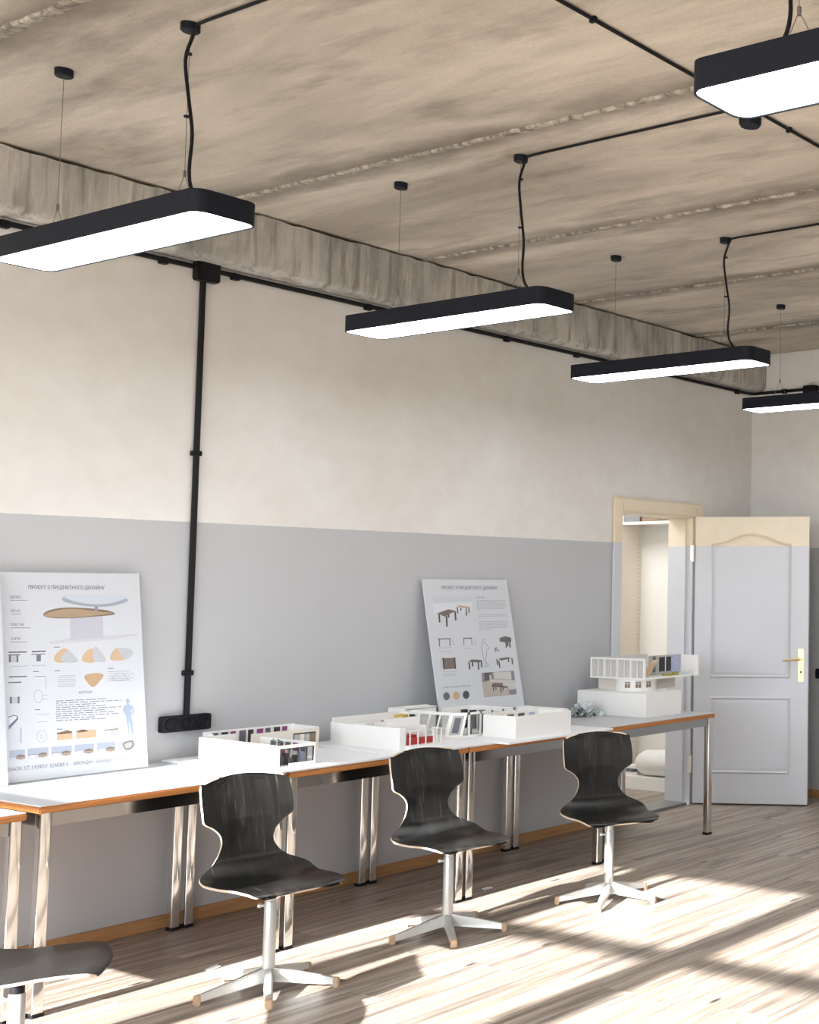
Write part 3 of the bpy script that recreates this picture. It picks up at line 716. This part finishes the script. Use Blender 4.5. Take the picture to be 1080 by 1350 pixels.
p.shape('printed_figure', [sm([(748, 820), (757, 815), (766, 820), (768, 835), (763, 848), (785, 858), (796, 888), (784, 912), (780, 900), (786, 885), (778, 878), (780, 925), (788, 960), (792, 1020), (782, 1022), (770, 965), (764, 950), (766, 1015), (750, 1025), (760, 1010), (748, 930), (742, 905), (730, 890), (732, 862), (752, 848), (748, 835)])], (.36, .42, .55), .0005)
for q, c in (([(338, 1018), (428, 1008), (430, 1054), (340, 1062)], WD), ([(338, 1018), (375, 1010), (398, 1002), (428, 1010), (428, 1018), (338, 1028)], (.22, .14, .10)), ([(452, 1010), (570, 997), (570, 1043), (454, 1053)], WD), ([(452, 1010), (485, 997), (520, 1003), (520, 1008), (454, 1018)], (.22, .14, .10)),
             ([(655, 1000), (700, 996), (700, 1030), (655, 1034)], STN), ([(616, 1000), (700, 990), (705, 997), (620, 1005)], (.30, .24, .14)), ([(655, 980), (732, 977), (730, 983), (656, 986)], (.45, .48, .56))):
    p.shape('printed_picture', [[a1(*v) for v in q]], c, .0005)
for k, (x0, x1, y0) in enumerate(((56, 148, 1123), (164, 288, 1112), (304, 426, 1101), (442, 558, 1089), (574, 686, 1077))):
    d = -(x1-x0)*.075; q = lambda x, y: a1(x, y+d*(x-x0)/(x1-x0))
    p.shape('printed_photo', [[q(x0, y0), q(x1, y0), q(x1, y0+64), q(x0, y0+64)]], (.38, .42, .52), .0004)
    p.shape('printed_photo', [[q(x0, y0+44), q(x1, y0+44), q(x1, y0+64), q(x0, y0+64)]], (.56, .57, .66), .0006)
    cx = x0+(x1-x0)*.72
    p.shape('printed_photo', [[q(cx-28, y0+52), q(cx-24, y0+34), q(cx, y0+28), q(cx+24, y0+34), q(cx+28, y0+52), q(cx, y0+58)]], (.20, .17, .14), .0009)
    p.shape('printed_photo', [[q(cx-26, y0+54), q(cx-24, y0+42), q(cx+26, y0+42), q(cx+26, y0+54)]], (.36, .28, .20), .0012)
    if k: p.shape('printed_photo', [[q(x0+12, y0+40), q(x0+46, y0+40), q(x0+42, y0+54), q(x0+18, y0+54)]], (.74, .76, .82), .0009)
    if 0 < k < 3: p.lines('printed_photo', [(q(x0+6, y0+38), q(x0+54, y0+37))], (.2, .2, .26), .8, .0011)
p.shape('printed_photo', [[a1(700, 1068), a1(812, 1058), a1(816, 1116), a1(704, 1126)]], (.46, .46, .54), .0004)
p.shape('printed_photo', [sm([(728, 1080), (780, 1062), (796, 1085), (780, 1112), (745, 1118)])], (.20, .20, .18), .0008)
p.shape('printed_photo', [sm([(738, 1086), (775, 1072), (784, 1088), (770, 1105), (748, 1108)])], (.42, .43, .40), .0011)
p.text('ВИКОНАЛА  СТ. 3 КУРСУ  ІСАЄВА А.', a1(-6, 1253), a1(410, 1212), 22/4.5, GRY)
p.text('ВИКЛАДАЧ', a1(437, 1209), a1(550, 1199), 20/4.5, GRY)
p.text('ДАВИДЮК Л.', a1(568, 1197), a1(696, 1184), 19/4.5, LGT)
p.text('ЛНАМ 2024', a1(712, 1182), a1(824, 1170), 18/4.5, LGT)

b2, M2 = poster_board(5.255, 5.655, 5.465, 'white poster board showing low dark wooden stools')
p = Printer(b2, M2)
def a2(x, y): return (540+x/4.5, 740+y/4.5)
def a5(x, y): return (560+x/9, 760+y/9)
def a6(x, y): return (565+x/8.64, 840+y/8.64)
p.text('ПРОЄКТ З ПРЕДМЕТНОГО ДИЗАЙНУ', a2(190, 166), a2(524, 168), 20/4.5, INK)
p.shape('printed_photo', [[a5(98, 242), a5(556, 240), a5(562, 420), a5(108, 430)]], (.66, .68, .73), .0003)
p.shape('printed_photo', [[a5(98, 242), a5(556, 240), a5(558, 300), a5(100, 320)]], (.56, .59, .65), .0004)
DK = (.07, .06, .06); TB = (.16, .13, .12)
def stool(f, top, legs, ct, wl_):
    p.shape('printed_picture', [[f(*q) for q in top]], ct, .0008)
    for a, b in legs: p.lines('printed_picture', [(f(*a), f(*b))], DK, wl_, .0006)
stool(a5, [(145, 438), (280, 390), (368, 408), (260, 465), (240, 478)], [((170, 450), (177, 545)), ((258, 470), (264, 595)), ((360, 415), (368, 520)), ((280, 450), (284, 488))], TB, 2.2)
stool(a5, [(380, 355), (410, 342), (530, 360), (492, 380)], [((386, 362), (392, 436)), ((494, 378), (496, 465)), ((524, 366), (526, 432)), ((430, 370), (430, 412))], (.48, .37, .24), 1.5)
p.text('АНОТАЦІЯ', a5(612, 258), a5(705, 258), 17/9, GRY)
p.para(a5(616, 286), a5(962, 286), 7, 2.1, (.42, .43, .47), 11, .9, [1, .96, 1, 1, 1, .94, .15]); p.para(a5(634, 452), a5(985, 448), 3, 2.2, (.42, .43, .47), 12, .9, [.9, 1, .12]); p.para(a5(644, 538), a5(985, 530), 6, 2.1, (.42, .43, .47), 13, .9, [1, 1, .96, 1, 1, .45])
p.lines('printed_drawing', [(a6(104, 22), a6(250, 16)), (a6(395, 14), a6(492, 11))], TB, 1.3)
for a, b in (((122, 24), (125, 108)), ((242, 20), (244, 100)), ((402, 18), (404, 95)), ((490, 16), (494, 92))): p.lines('printed_drawing', [(a6(*a), a6(*b))], GRY, 1.4 if a[0] < 300 else .9)
p.lines('printed_drawing', [(a6(115, 165), a6(265, 158)), (a6(260, 20), a6(298, 95)), (a6(115, 125), a6(265, 118)), (a6(405, 130), a6(505, 125)), (a6(530, 10), a6(536, 90)), (a6(165, 395), a6(320, 388)), (a6(165, 418), a6(320, 411)), (a6(168, 440), a6(322, 434)), (a6(138, 240), a6(150, 370))], LGT, .45)
p.shape('printed_picture', [[a6(162, 240), a6(298, 234), a6(308, 358), a6(176, 366)]], (.19, .15, .14), .0004)
p.lines('printed_picture', [(a6(164, 235), a6(178, 368)), (a6(296, 230), a6(306, 362))], DK, 2.0)
stool(a6, [(452, 280), (488, 254), (610, 260), (580, 292)], [((462, 285), (470, 368)), ((568, 290), (573, 372)), ((602, 268), (606, 345)), ((502, 280), (503, 334))], TB, 1.8)
stool(a6, [(796, 244), (900, 228), (950, 238), (825, 268)], [((778, 250), (788, 318)), ((800, 268), (812, 350)), ((950, 240), (956, 310)), ((910, 245), (912, 284))], TB, 1.6)
stool(a6, [(808, 10), (870, -10), (940, 6), (942, 50), (870, 60), (810, 50)], [((882, 40), (886, 120)), ((925, 40), (928, 118)), ((902, 40), (904, 100))], (.13, .12, .12), 1.7)
p.lines('printed_drawing', [(a6(750, 150), a6(775, 110)), (a6(765, 130), a6(805, 162)), (a6(760, 172), a6(770, 150))], INK, 1.1)
fig = [(612, 45), (620, 28), (634, 26), (642, 45), (640, 70), (672, 92), (690, 125), (662, 150), (660, 215), (650, 255), (664, 310), (682, 298), (680, 330), (642, 340), (640, 332), (654, 320), (630, 265), (616, 180), (606, 120), (614, 80), (612, 45)]
p.lines('printed_figure', [(a6(*a), a6(*b)) for a, b in zip(fig, fig[1:])], GRY, .5)
for q, c, l in (([(604, 408), (972, 380), (1002, 652), (632, 686)], (.36, .34, .32), .0003), ([(604, 408), (745, 397), (752, 470), (612, 512)], (.11, .10, .10), .0005), ([(604, 412), (632, 410), (642, 508), (614, 512)], (.25, .25, .27), .0006),
                ([(692, 430), (712, 432), (716, 480), (948, 490), (950, 410), (970, 402), (985, 500), (905, 560), (700, 510)], (.56, .54, .52), .0007), ([(735, 402), (938, 392), (946, 482), (748, 474)], (.58, .56, .54), .0009), ([(708, 408), (736, 404), (748, 474), (716, 480)], (.24, .24, .26), .0010), ([(938, 390), (974, 388), (984, 498), (946, 486)], (.24, .24, .27), .0010),
                ([(612, 515), (700, 500), (905, 560), (918, 650), (632, 680)], (.47, .42, .37), .0005), ([(905, 545), (988, 505), (1000, 600), (918, 600)], (.58, .55, .52), .0008), ([(915, 600), (1000, 590), (1002, 652), (920, 650)], (.22, .22, .24), .0009),
                ([(735, 518), (845, 522), (848, 560), (720, 555)], (.20, .14, .12), .0011), ([(720, 545), (900, 565), (896, 578), (712, 558)], DK, .0012)):
    p.shape('printed_photo', [[a6(*v) for v in q]], c, l)
for a, b in (((735, 560), (740, 615)), ((765, 555), (768, 600)), ((820, 570), (828, 632)), ((845, 565), (850, 610))): p.lines('printed_photo', [(a6(*a), a6(*b))], DK, 1.3, .0012)
p.text('ПАТЕРН КОЛЬОРІВ І МАТЕРІАЛІВ', a6(158, 585), a6(478, 560), 17/8.64, GRY)
for c, col in (((205, 673), (.15, .13, .12)), ((318, 666), (.55, .38, .20)), ((428, 657), (.07, .075, .09))): p.shape('printed_swatch', [[a6(*v) for v in circ(c, 37, 46, 24)]], col, .0005)
b3, M3 = poster_board(2.597, 5.612, 5.475, 'blank white board leaning in front of the pebble-table poster, on the lower table')

# ------------------------------------------------------------------ base sheets and architectural models
def lab(o, label, cat, group=None):
    o['label'] = label; o['category'] = cat
    if group: o['group'] = group
    return o
def sheet(name, x0, x1, y0, y1, z, label, th=.010):
    o = MB().box((0, 0, 0), (x1-x0, y1-y0, th)).build(name, 'sheet_white', bevel=.002); o.location = (x0, y0, z)
    return lab(o, label, 'board', 'white base boards under the models')
sheet('base_board', 3.27, 3.90, 4.868, 5.625, TZ, 'white foam base board under the glazed room model')
sheet('base_board', 3.915, 4.47, 4.875, 5.62, TZ, 'white foam base board under the model with red benches')
sheet('base_board', 4.475, 5.22, 4.775, 5.40, TZ, 'white foam base board under the open box model, overhanging the table edge')
# model 1: L-shaped glazed room
z0 = TZ+.010
t = thing('house_model', 'white open-top L-shaped room model with black glazed end', 'model', (3.36, 4.935, z0), math.radians(-2))
A_, B_, Hm = .168, .60, .095
MB().box((0, 0, 0), (.006, B_, Hm)).build('wall_panel', 'card_white', t); MB().box((A_-.006, 0, 0), (A_, B_-.2, Hm)).build('wall_panel', 'card_white', t); MB().box((.006, B_-.006, 0), (A_, B_, Hm)).build('wall_panel', 'card_white', t)
MB().box((.006, 0, Hm-.014), (A_-.006, .006, Hm)).build('lintel', 'card_white', t); MB().box((.05, 0, 0), (A_-.006, .006, .016)).build('sill', 'card_white', t)
MB().box((.006, .006, 0), (A_-.006, B_-.006, .004)).build('floor_panel', 'card_cream', t)
gf = MB()
for x in (.006, .048, .090, .128, A_-.010): gf.box((x, .001, .0 if x < .04 else .016), (x+.004, .006, Hm-.014))
gf.box((.006, .001, Hm-.018), (A_-.006, .006, Hm-.014)); gf.build('window_frame', 'dark_item', t)
MB().box((.008, .003, .004), (A_-.008, .004, Hm-.016)).build('window_pane', 'model_glass', t)
for k in range(6):
    x = .02+k*.022; MB().box((x, .05, .004), (x+.014, .075, .03+.012*(k % 3))).build('furniture', ('dark_item', 'mid_item', 'dark_item', 'mid_item', 'dark_item', 'blue_print')[k], t)
MB().box((.04, .10, .004), (.06, .105, .075)).build('furniture', 'red_item', t); MB().box((.09, .12, .004), (.105, .125, .08)).build('furniture', 'red_item', t)
for k in range(5): MB().box((A_-.012, .06+k*.055, .05), (A_-.006, .09+k*.055, .084)).build('wall_picture', ('mid_item', 'violet_item', 'mid_item', 'dark_item', 'mid_item')[k], t)
rnd = random.Random(9); lf_ = MB()
for k in range(26):
    c = Vector((.10+rnd.uniform(-.02, .02), .17+rnd.uniform(-.02, .02), .085+rnd.uniform(-.02, .02))); d = Vector((rnd.uniform(-1, 1), rnd.uniform(-1, 1), rnd.uniform(-.3, 1))).normalized()*.014; e = d.orthogonal().normalized()*.004
    lf_.poly([c-e, c+d*.5+e, c+d, c+d*.5-e])
lf_.tube([(.10, .17, .004), (.10, .17, .08)], .002, 5); lf_.build('model_plant', 'leaf_green', t)
# wing
WX = .50; wy0, wy1 = .475, .675
MB().box((A_, wy0, 0), (WX, wy0+.006, Hm+.004)).build('wall_panel', 'card_cream', t); MB().box((.06, wy1-.006, 0), (WX, wy1, Hm+.012)).build('wall_panel', 'card_white', t); MB().box((WX-.006, wy0+.006, 0), (WX, wy1-.006, Hm+.008)).build('wall_panel', 'card_white', t)
MB().box((.06, B_, 0), (.066, wy1-.006, Hm+.006)).build('wall_panel', 'card_white', t)
wn = MB().box((WX-.13, wy0-.003, .02), (WX-.02, wy0, .082)); wf_ = wn.build('window', 'dark_item', t)
for k in range(4): MB().box((WX-.127+k*.0265, wy0-.0045, .023), (WX-.127+k*.0265+.0235, wy0-.003, .076)).build('window_pane', ('acrylic_grey', 'card_cream', 'acrylic_grey', 'brown_box')[k], wf_)
for k in range(9): MB().box((.10+k*.042, wy1-.012, .04), (.10+k*.042+.022+.006*(k % 2), wy1-.006, .098)).build('wall_picture', ('mid_item', 'dark_item', 'violet_item')[k % 3], t)

# model 2: open room with red benches and a small balcony
t = thing('house_model', 'white card room model with red benches and a little balcony frame', 'model', (4.005, 4.985, z0), math.radians(-1.5))
Hm = .104
def wp(a, b, mat='card_white', nm='wall_panel'): return MB().box(a, b).build(nm, mat, t)
wp((0, 0, 0), (.007, .52, Hm)); wp((.007, .513, 0), (.39, .52, Hm+.022)); wp((.383, .36, 0), (.39, .513, Hm+.020)); wp((.007, 0, 0), (.03, .006, Hm))
wp((.18, .045, 0), (.187, .352, Hm-.004)); wp((.18, .352, 0), (.383, .359, Hm+.006)); wp((.06, .42, 0), (.34, .426, Hm)); wp((.06, .34, 0), (.066, .42, Hm)); wp((.12, .34, 0), (.18, .346, Hm-.002))
wp((.007, .006, 0), (.18, .513, .004), 'card_cream', 'floor_panel'); wp((.18, .359, 0), (.383, .513, .004), 'card_cream', 'floor_panel')
for k, (x, y, dx, dy, h, m_) in enumerate(((.04, .07, .03, .05, .035, 'card_cream'), (.075, .08, .08, .10, .055, 'red_item'), (.09, .20, .07, .02, .07, 'dark_item'), (.20, .37, .03, .04, .10, 'violet_item'), (.25, .37, .03, .01, .106, 'violet_item'), (.30, .37, .02, .01, .10, 'violet_item'), (.374, .44, .008, .06, .115, 'yellow_item'), (.345, .44, .025, .06, .112, 'yellow_item'), (.365, .38, .012, .03, .118, 'dark_item'))):
    MB().box((x, y, .004), (x+dx, y+dy, h)).build('furniture', m_, t)
bc = MB(); x0, x1, y0, y1 = .035, .215, -.028, .040
for x in (.035, .079, .123, .167, .211): bc.box((x, y0, .018), (x+.004, y0+.004, .088))
for yy in (.004, .036):
    bc.box((x0, yy, .018), (x0+.004, yy+.004, .088)); bc.box((x1-.004, yy, .018), (x1, yy+.004, .088))
bc.box((x0, y0, .086), (x1, y0+.004, .090)); bc.box((x0, y0+.004, .086), (x0+.004, y1, .090)); bc.box((x1-.004, y0+.004, .086), (x1, y1, .090))
bc.build('balcony_frame', 'card_white', t); wp((.032, -.031, 0), (.218, .040, .018), 'card_white', 'balcony_base')
wp((.05, .015, .018), (.20, .035, .048), 'red_item', 'bench')

# model 3: house with slanted windows
t = thing('house_model', 'white card house model with a sloping glazed front, before the stool poster', 'model', (4.438, 5.125, z0))
Hm = .126; SL = .038
MB().box((-.008, -.004, 0), (.408, .330, .010)).build('base_plate', 'card_white', t); MB().box((-.008, .330, 0), (.205, .497, .010)).build('base_plate', 'card_white', t)
MB().box((0, .055, .010), (.40, .326, .012)).build('floor_panel', 'card_white', t)
def slope(y, z): return (SL*z/Hm, y, z)
def sbar(mb, ya, yb, za, zb, th=.006):
    mb.hexa([(SL*za/Hm, ya, za), (SL*za/Hm+th, ya, za), (SL*za/Hm+th, yb, za), (SL*za/Hm, yb, za), (SL*zb/Hm, ya, zb), (SL*zb/Hm+th, ya, zb), (SL*zb/Hm+th, yb, zb), (SL*zb/Hm, yb, zb)])
fm = MB(); sbar(fm, .06, .365, .012, .016); sbar(fm, .06, .365, Hm-.014, Hm)
for k in range(5): yy = .06+k*(.305-.010)/4; sbar(fm, yy, yy+.010, .016, Hm-.014)
fm.build('window_frame', 'card_white', t)
for k in range(4):
    ya = .07+k*.07375; pg = MB(); sbar(pg, ya, ya+.06375, .016, Hm-.014, .002); pg.build('window_pane', 'model_glass', t)
bx = MB()   # small corner facet with photo window
C0, C1 = Vector((.0, .06, 0)), Vector((.055, .0, 0)); T0, T1 = Vector((SL, .06+.0, Hm)), Vector((SL+.05, .0, Hm))
def facet(u0, u1, v0, v1, mat, nm, th=.005):
    def q(u, v): return (C0*(1-u)+C1*u)*(1-v)+(T0*(1-u)+T1*u)*v
    nrm = (C1-C0).cross(T0-C0).normalized()*th
    if nrm.x > 0: nrm = -nrm
    P = [q(u0, v0), q(u1, v0), q(u1, v1), q(u0, v1)]
    MB().hexa([P[0], P[1], P[2], P[3], P[0]+nrm*.3, P[1]+nrm*.3, P[2]+nrm*.3, P[3]+nrm*.3]).build(nm, mat, t)
facet(0, 1, 0, .12, 'card_white', 'window_frame'); facet(0, 1, .88, 1, 'card_white', 'window_frame'); facet(0, .16, .12, .88, 'card_white', 'window_frame'); facet(.84, 1, .12, .88, 'card_white', 'window_frame')
facet(.16, .84, .12, .88, 'acrylic_grey', 'window_pane', .002)
facet(.3, .7, .2, .8, 'mid_item', 'printed_figure', .004)
# right side frame running back, glazed
sd = MB()
for k in range(5): x = .095+k*.075; sd.box((x, .0, 0), (x+.010, .006, Hm))
sd.box((.095, 0, Hm-.012), (.405, .006, Hm)); sd.box((.095, 0, 0), (.405, .006, .012)); sd.build('window_frame', 'card_white', t)
for k in range(4): x = .105+k*.075; MB().box((x, .002, .012), (x+.065, .004, Hm-.012)).build('window_pane', 'model_glass', t); MB().box((x+.012, .03, .003), (x+.04, .034, .085)).build('furniture', 'mid_item', t)
MB().box((.40, 0, 0), (.405, .326, Hm)).build('wall_panel', 'card_white', t); MB().box((.205, .321, 0), (.40, .326, Hm)).build('wall_panel', 'card_white', t)
MB().box((.0, .367, 0), (.006, .495, Hm+.004)).build('wall_panel', 'card_white', t); MB().box((.006, .367, 0), (.20, .372, Hm)).build('wall_panel', 'card_white', t); MB().box((.006, .490, 0), (.20, .495, Hm)).build('wall_panel', 'card_white', t)
MB().box((.0, .367, Hm+.004), (.205, .495, Hm+.009)).build('roof_panel', 'card_white', t); MB().box((.07, .41, Hm+.009), (.19, .45, Hm+.014)).build('roof_panel', 'card_white', t)
for k in range(7): MB().box((.30+(k % 2)*.03, .07+k*.034, .003), (.33+(k % 2)*.03, .09+k*.034, .11)).build('furniture', ('leaf_green', 'card_cream', 'mid_item', 'leaf_green', 'dark_item', 'card_white', 'dark_item')[k], t)

# model 4: open box
t = thing('house_model', 'plain white open-top box model at the table edge', 'model', (4.605, 4.865, z0))
Hm = .112
wp((0, 0, 0), (.385, .006, Hm)); wp((0, .006, 0), (.006, .235, Hm)); wp((.379, .006, 0), (.385, .235, Hm)); wp((.006, .229, 0), (.385, .235, Hm+.004)); wp((.006, .006, 0), (.379, .229, .004), 'card_cream', 'floor_panel')
wp((.385, .10, 0), (.47, .106, Hm-.004)); wp((.464, .106, 0), (.47, .40, Hm-.002)); wp((.385, .394, 0), (.464, .40, Hm+.002)); wp((.385, .275, 0), (.391, .394, Hm))
for k in range(4): wp((.08+k*.075, .223, .07), (.12+k*.075, .229, .098), ('mid_item', 'brown_box', 'mid_item', 'blue_print')[k], 'wall_picture')

# model 5: house on a white block
t = thing('house_model', 'white house model on a drum above a solid white block, in front of the doorway', 'model', (5.765, 5.02, TZ+.0035))
BLK = .142
MB().box((0, 0, 0), (.32, .55, BLK)).build('block', 'card_white', t)
MB().box((.16, .20, BLK), (.50, .53, BLK+.072)).build('rear_block', 'card_cream', t)
dc = Vector((.20, .26, BLK)); R = .125; n = 28
ar = [(dc.x+R*math.cos(2*PI*k/n), dc.y+R*math.sin(2*PI*k/n)) for k in range(n)]
drum = MB().prism(ar, BLK, BLK+.072).build('drum', 'card_white', t, smooth=True)
for an in (198, 228, 258):
    a = math.radians(an); c, s = math.cos(a), math.sin(a); Mx = Matrix.Translation((dc.x+R*c, dc.y+R*s, BLK+.02)) @ Matrix.Rotation(a, 4, 'Z')
    wd = MB().box((-.004, -.019, 0), (.001, .019, .040), M=Mx).build('window', 'card_white', drum)
for an in (198, 228, 258):
    a = math.radians(an); c, s = math.cos(a), math.sin(a); Mx = Matrix.Translation((dc.x+R*c, dc.y+R*s, BLK+.02)) @ Matrix.Rotation(a, 4, 'Z')
    pn = MB()
    for q in (-1, 1): pn.box((.0005, q*.009-.0075, .002), (.002, q*.009+.0075, .024), M=Mx); pn.box((.0005, q*.009-.0075, .027), (.002, q*.009+.0075, .038), M=Mx)
    pn.build('window_pane', 'brown_box', drum)
DZ_ = BLK+.072
dk = MB().box((.095, .10, DZ_), (.615, .54, DZ_+.010)).build('deck', 'card_white', t)
UH = .118; ux, uy0, uy1 = .095, .10, .54
fz = DZ_+.010
fm = MB(); fm.box((ux, uy0, fz+UH-.012), (ux+.012, uy1, fz+UH)); 
for k in range(5): yy = uy0+k*(uy1-uy0-.014)/4; fm.box((ux, yy, fz), (ux+.012, yy+.014, fz+UH-.012))
fm.build('facade_frame', 'card_white', t)
for k in range(4):
    ya = uy0+.014+k*(uy1-uy0-.014)/4; yb = ya+(uy1-uy0-.014)/4-.014
    cu = MB(); nn = 26
    for i in range(nn+1):
        u = i/nn; x = ux+.012+.006*math.sin(u*nn*1.1+k); cu.v += [(x, ya+(yb-ya)*u, fz), (x, ya+(yb-ya)*u, fz+UH-.012)]
    for i in range(nn): cu.face([2*i, 2*i+2, 2*i+3, 2*i+1])
    co = cu.build('curtain', 'curtain_cloth', t, smooth=True)
    MB().box((ux+.004, (ya+yb)/2-.0025, fz), (ux+.009, (ya+yb)/2+.0025, fz+UH-.012)).build('mullion', 'card_white', t)
MB().box((ux+.07, uy1-.008, fz), (.615, uy1, fz+UH-.004)).build('wall_panel', 'curtain_cloth', t)
MB().box((ux+.20, uy0+.14, fz), (.60, uy0+.147, fz+UH+.004)).build('wall_panel', 'acrylic_grey', t)
MB().box((.39, uy0+.137, fz+.02), (.50, uy0+.140, fz+.11)).build('door_panel', 'dark_item', t); MB().box((.443, uy0+.135, fz+.02), (.449, uy0+.137, fz+.11)).build('mullion', 'card_white', t)
MB().box((.505, uy0+.136, fz+.012), (.585, uy0+.140, fz+.118)).build('wall_print', 'blue_print', t)
MB().box((.33, uy0+.136, fz+.02), (.352, uy0+.140, fz+.118)).build('wall_print', 'mid_item', t)
MB().box((.603, uy0, fz), (.615, uy0+.2, fz+UH)).build('wall_panel', 'card_white', t)
st = MB().hexa([(.17, .16, fz), (.20, .16, fz), (.20, .20, fz), (.17, .20, fz), (.26, .16, fz+.085), (.29, .16, fz+.10), (.29, .20, fz+.10), (.26, .20, fz+.085)]); st.build('stair_ramp', 'wood_light', t)
MB().prism(circ((.36, .15), .035, .03, 16), fz, fz+.012).build('round_lawn', 'moss_green', t); MB().prism(circ((.44, .15), .022, .02, 14), fz, fz+.02).build('round_lawn', 'moss_green', t)
rnd = random.Random(4); gr = MB()
for k in range(40):
    c = Vector((rnd.uniform(.46, .585), rnd.uniform(.115, .16), fz)); h = rnd.uniform(.012, .03); gr.tube([c, c+Vector((rnd.uniform(-.01, .01), rnd.uniform(-.005, .005), h))], .0012, 4)
gr.build('model_shrubs', 'pale_paper', t, kind='stuff')

# crumpled paper shrub beside the block
rnd = random.Random(21); t = thing('paper_shrub', 'crumpled pale green paper shrub beside the white block', 'shrub', (5.652, 5.40, TZ+.0022))
for k in range(22):
    c = Vector((rnd.uniform(-.07, .07), rnd.uniform(-.05, .05), 0)); c.z = max(.006, .075*(1-abs(c.x)/.09)*rnd.uniform(.15, 1))
    mb = MB(); m_ = 4; r_ = rnd.uniform(.018, .032); ax = Vector((rnd.uniform(-1, 1), rnd.uniform(-1, 1), rnd.uniform(-.5, 1))).normalized(); e1 = ax.orthogonal().normalized(); e2 = ax.cross(e1)
    for i in range(m_+1):
        for j in range(m_+1):
            u, v = i/m_-.5, j/m_-.5; q = c+(e1*u+e2*v)*r_*2+ax*r_*.5*math.sin(6*u+k)*math.cos(5*v); q.z = max(.0005, q.z); mb.v.append(tuple(q))
    for i in range(m_):
        for j in range(m_): mb.face([i*(m_+1)+j, (i+1)*(m_+1)+j, (i+1)*(m_+1)+j+1, i*(m_+1)+j+1])
    mb.build('paper_leaf', 'dark_moss' if k % 6 == 0 else 'pale_paper', t, smooth=True)

# scraps on the floor
q = onz(280, 1277.5, 0); o = MB().poly([(-.03, -.012, .001), (.03, -.010, .004), (.026, .014, .009), (-.026, .010, .003)]).build('paper_scrap', 'card_white'); o.location = q; lab(o, 'small white paper scrap on the floor behind the sunlit chair', 'paper scrap')
sm_ = o.modifiers.new('thickness', 'SOLIDIFY'); sm_.thickness = .0006
q = onz(642, 1174, 0); mb = MB(); rnd = random.Random(5)
for i in range(6):
    for j in range(4): mb.v.append(((i-2.5)*.011, (j-1.5)*.010, abs(math.sin(i*1.7+j*2.1))*.013+.0006))
for i in range(5):
    for j in range(3): mb.face([i*4+j, i*4+j+4, i*4+j+5, i*4+j+1])
o = mb.build('crumpled_scrap', 'pale_paper'); o.location = q; lab(o, 'crumpled bit of foil paper on the floor beside table legs', 'paper scrap')
sm_ = o.modifiers.new('thickness', 'SOLIDIFY'); sm_.thickness = .0006
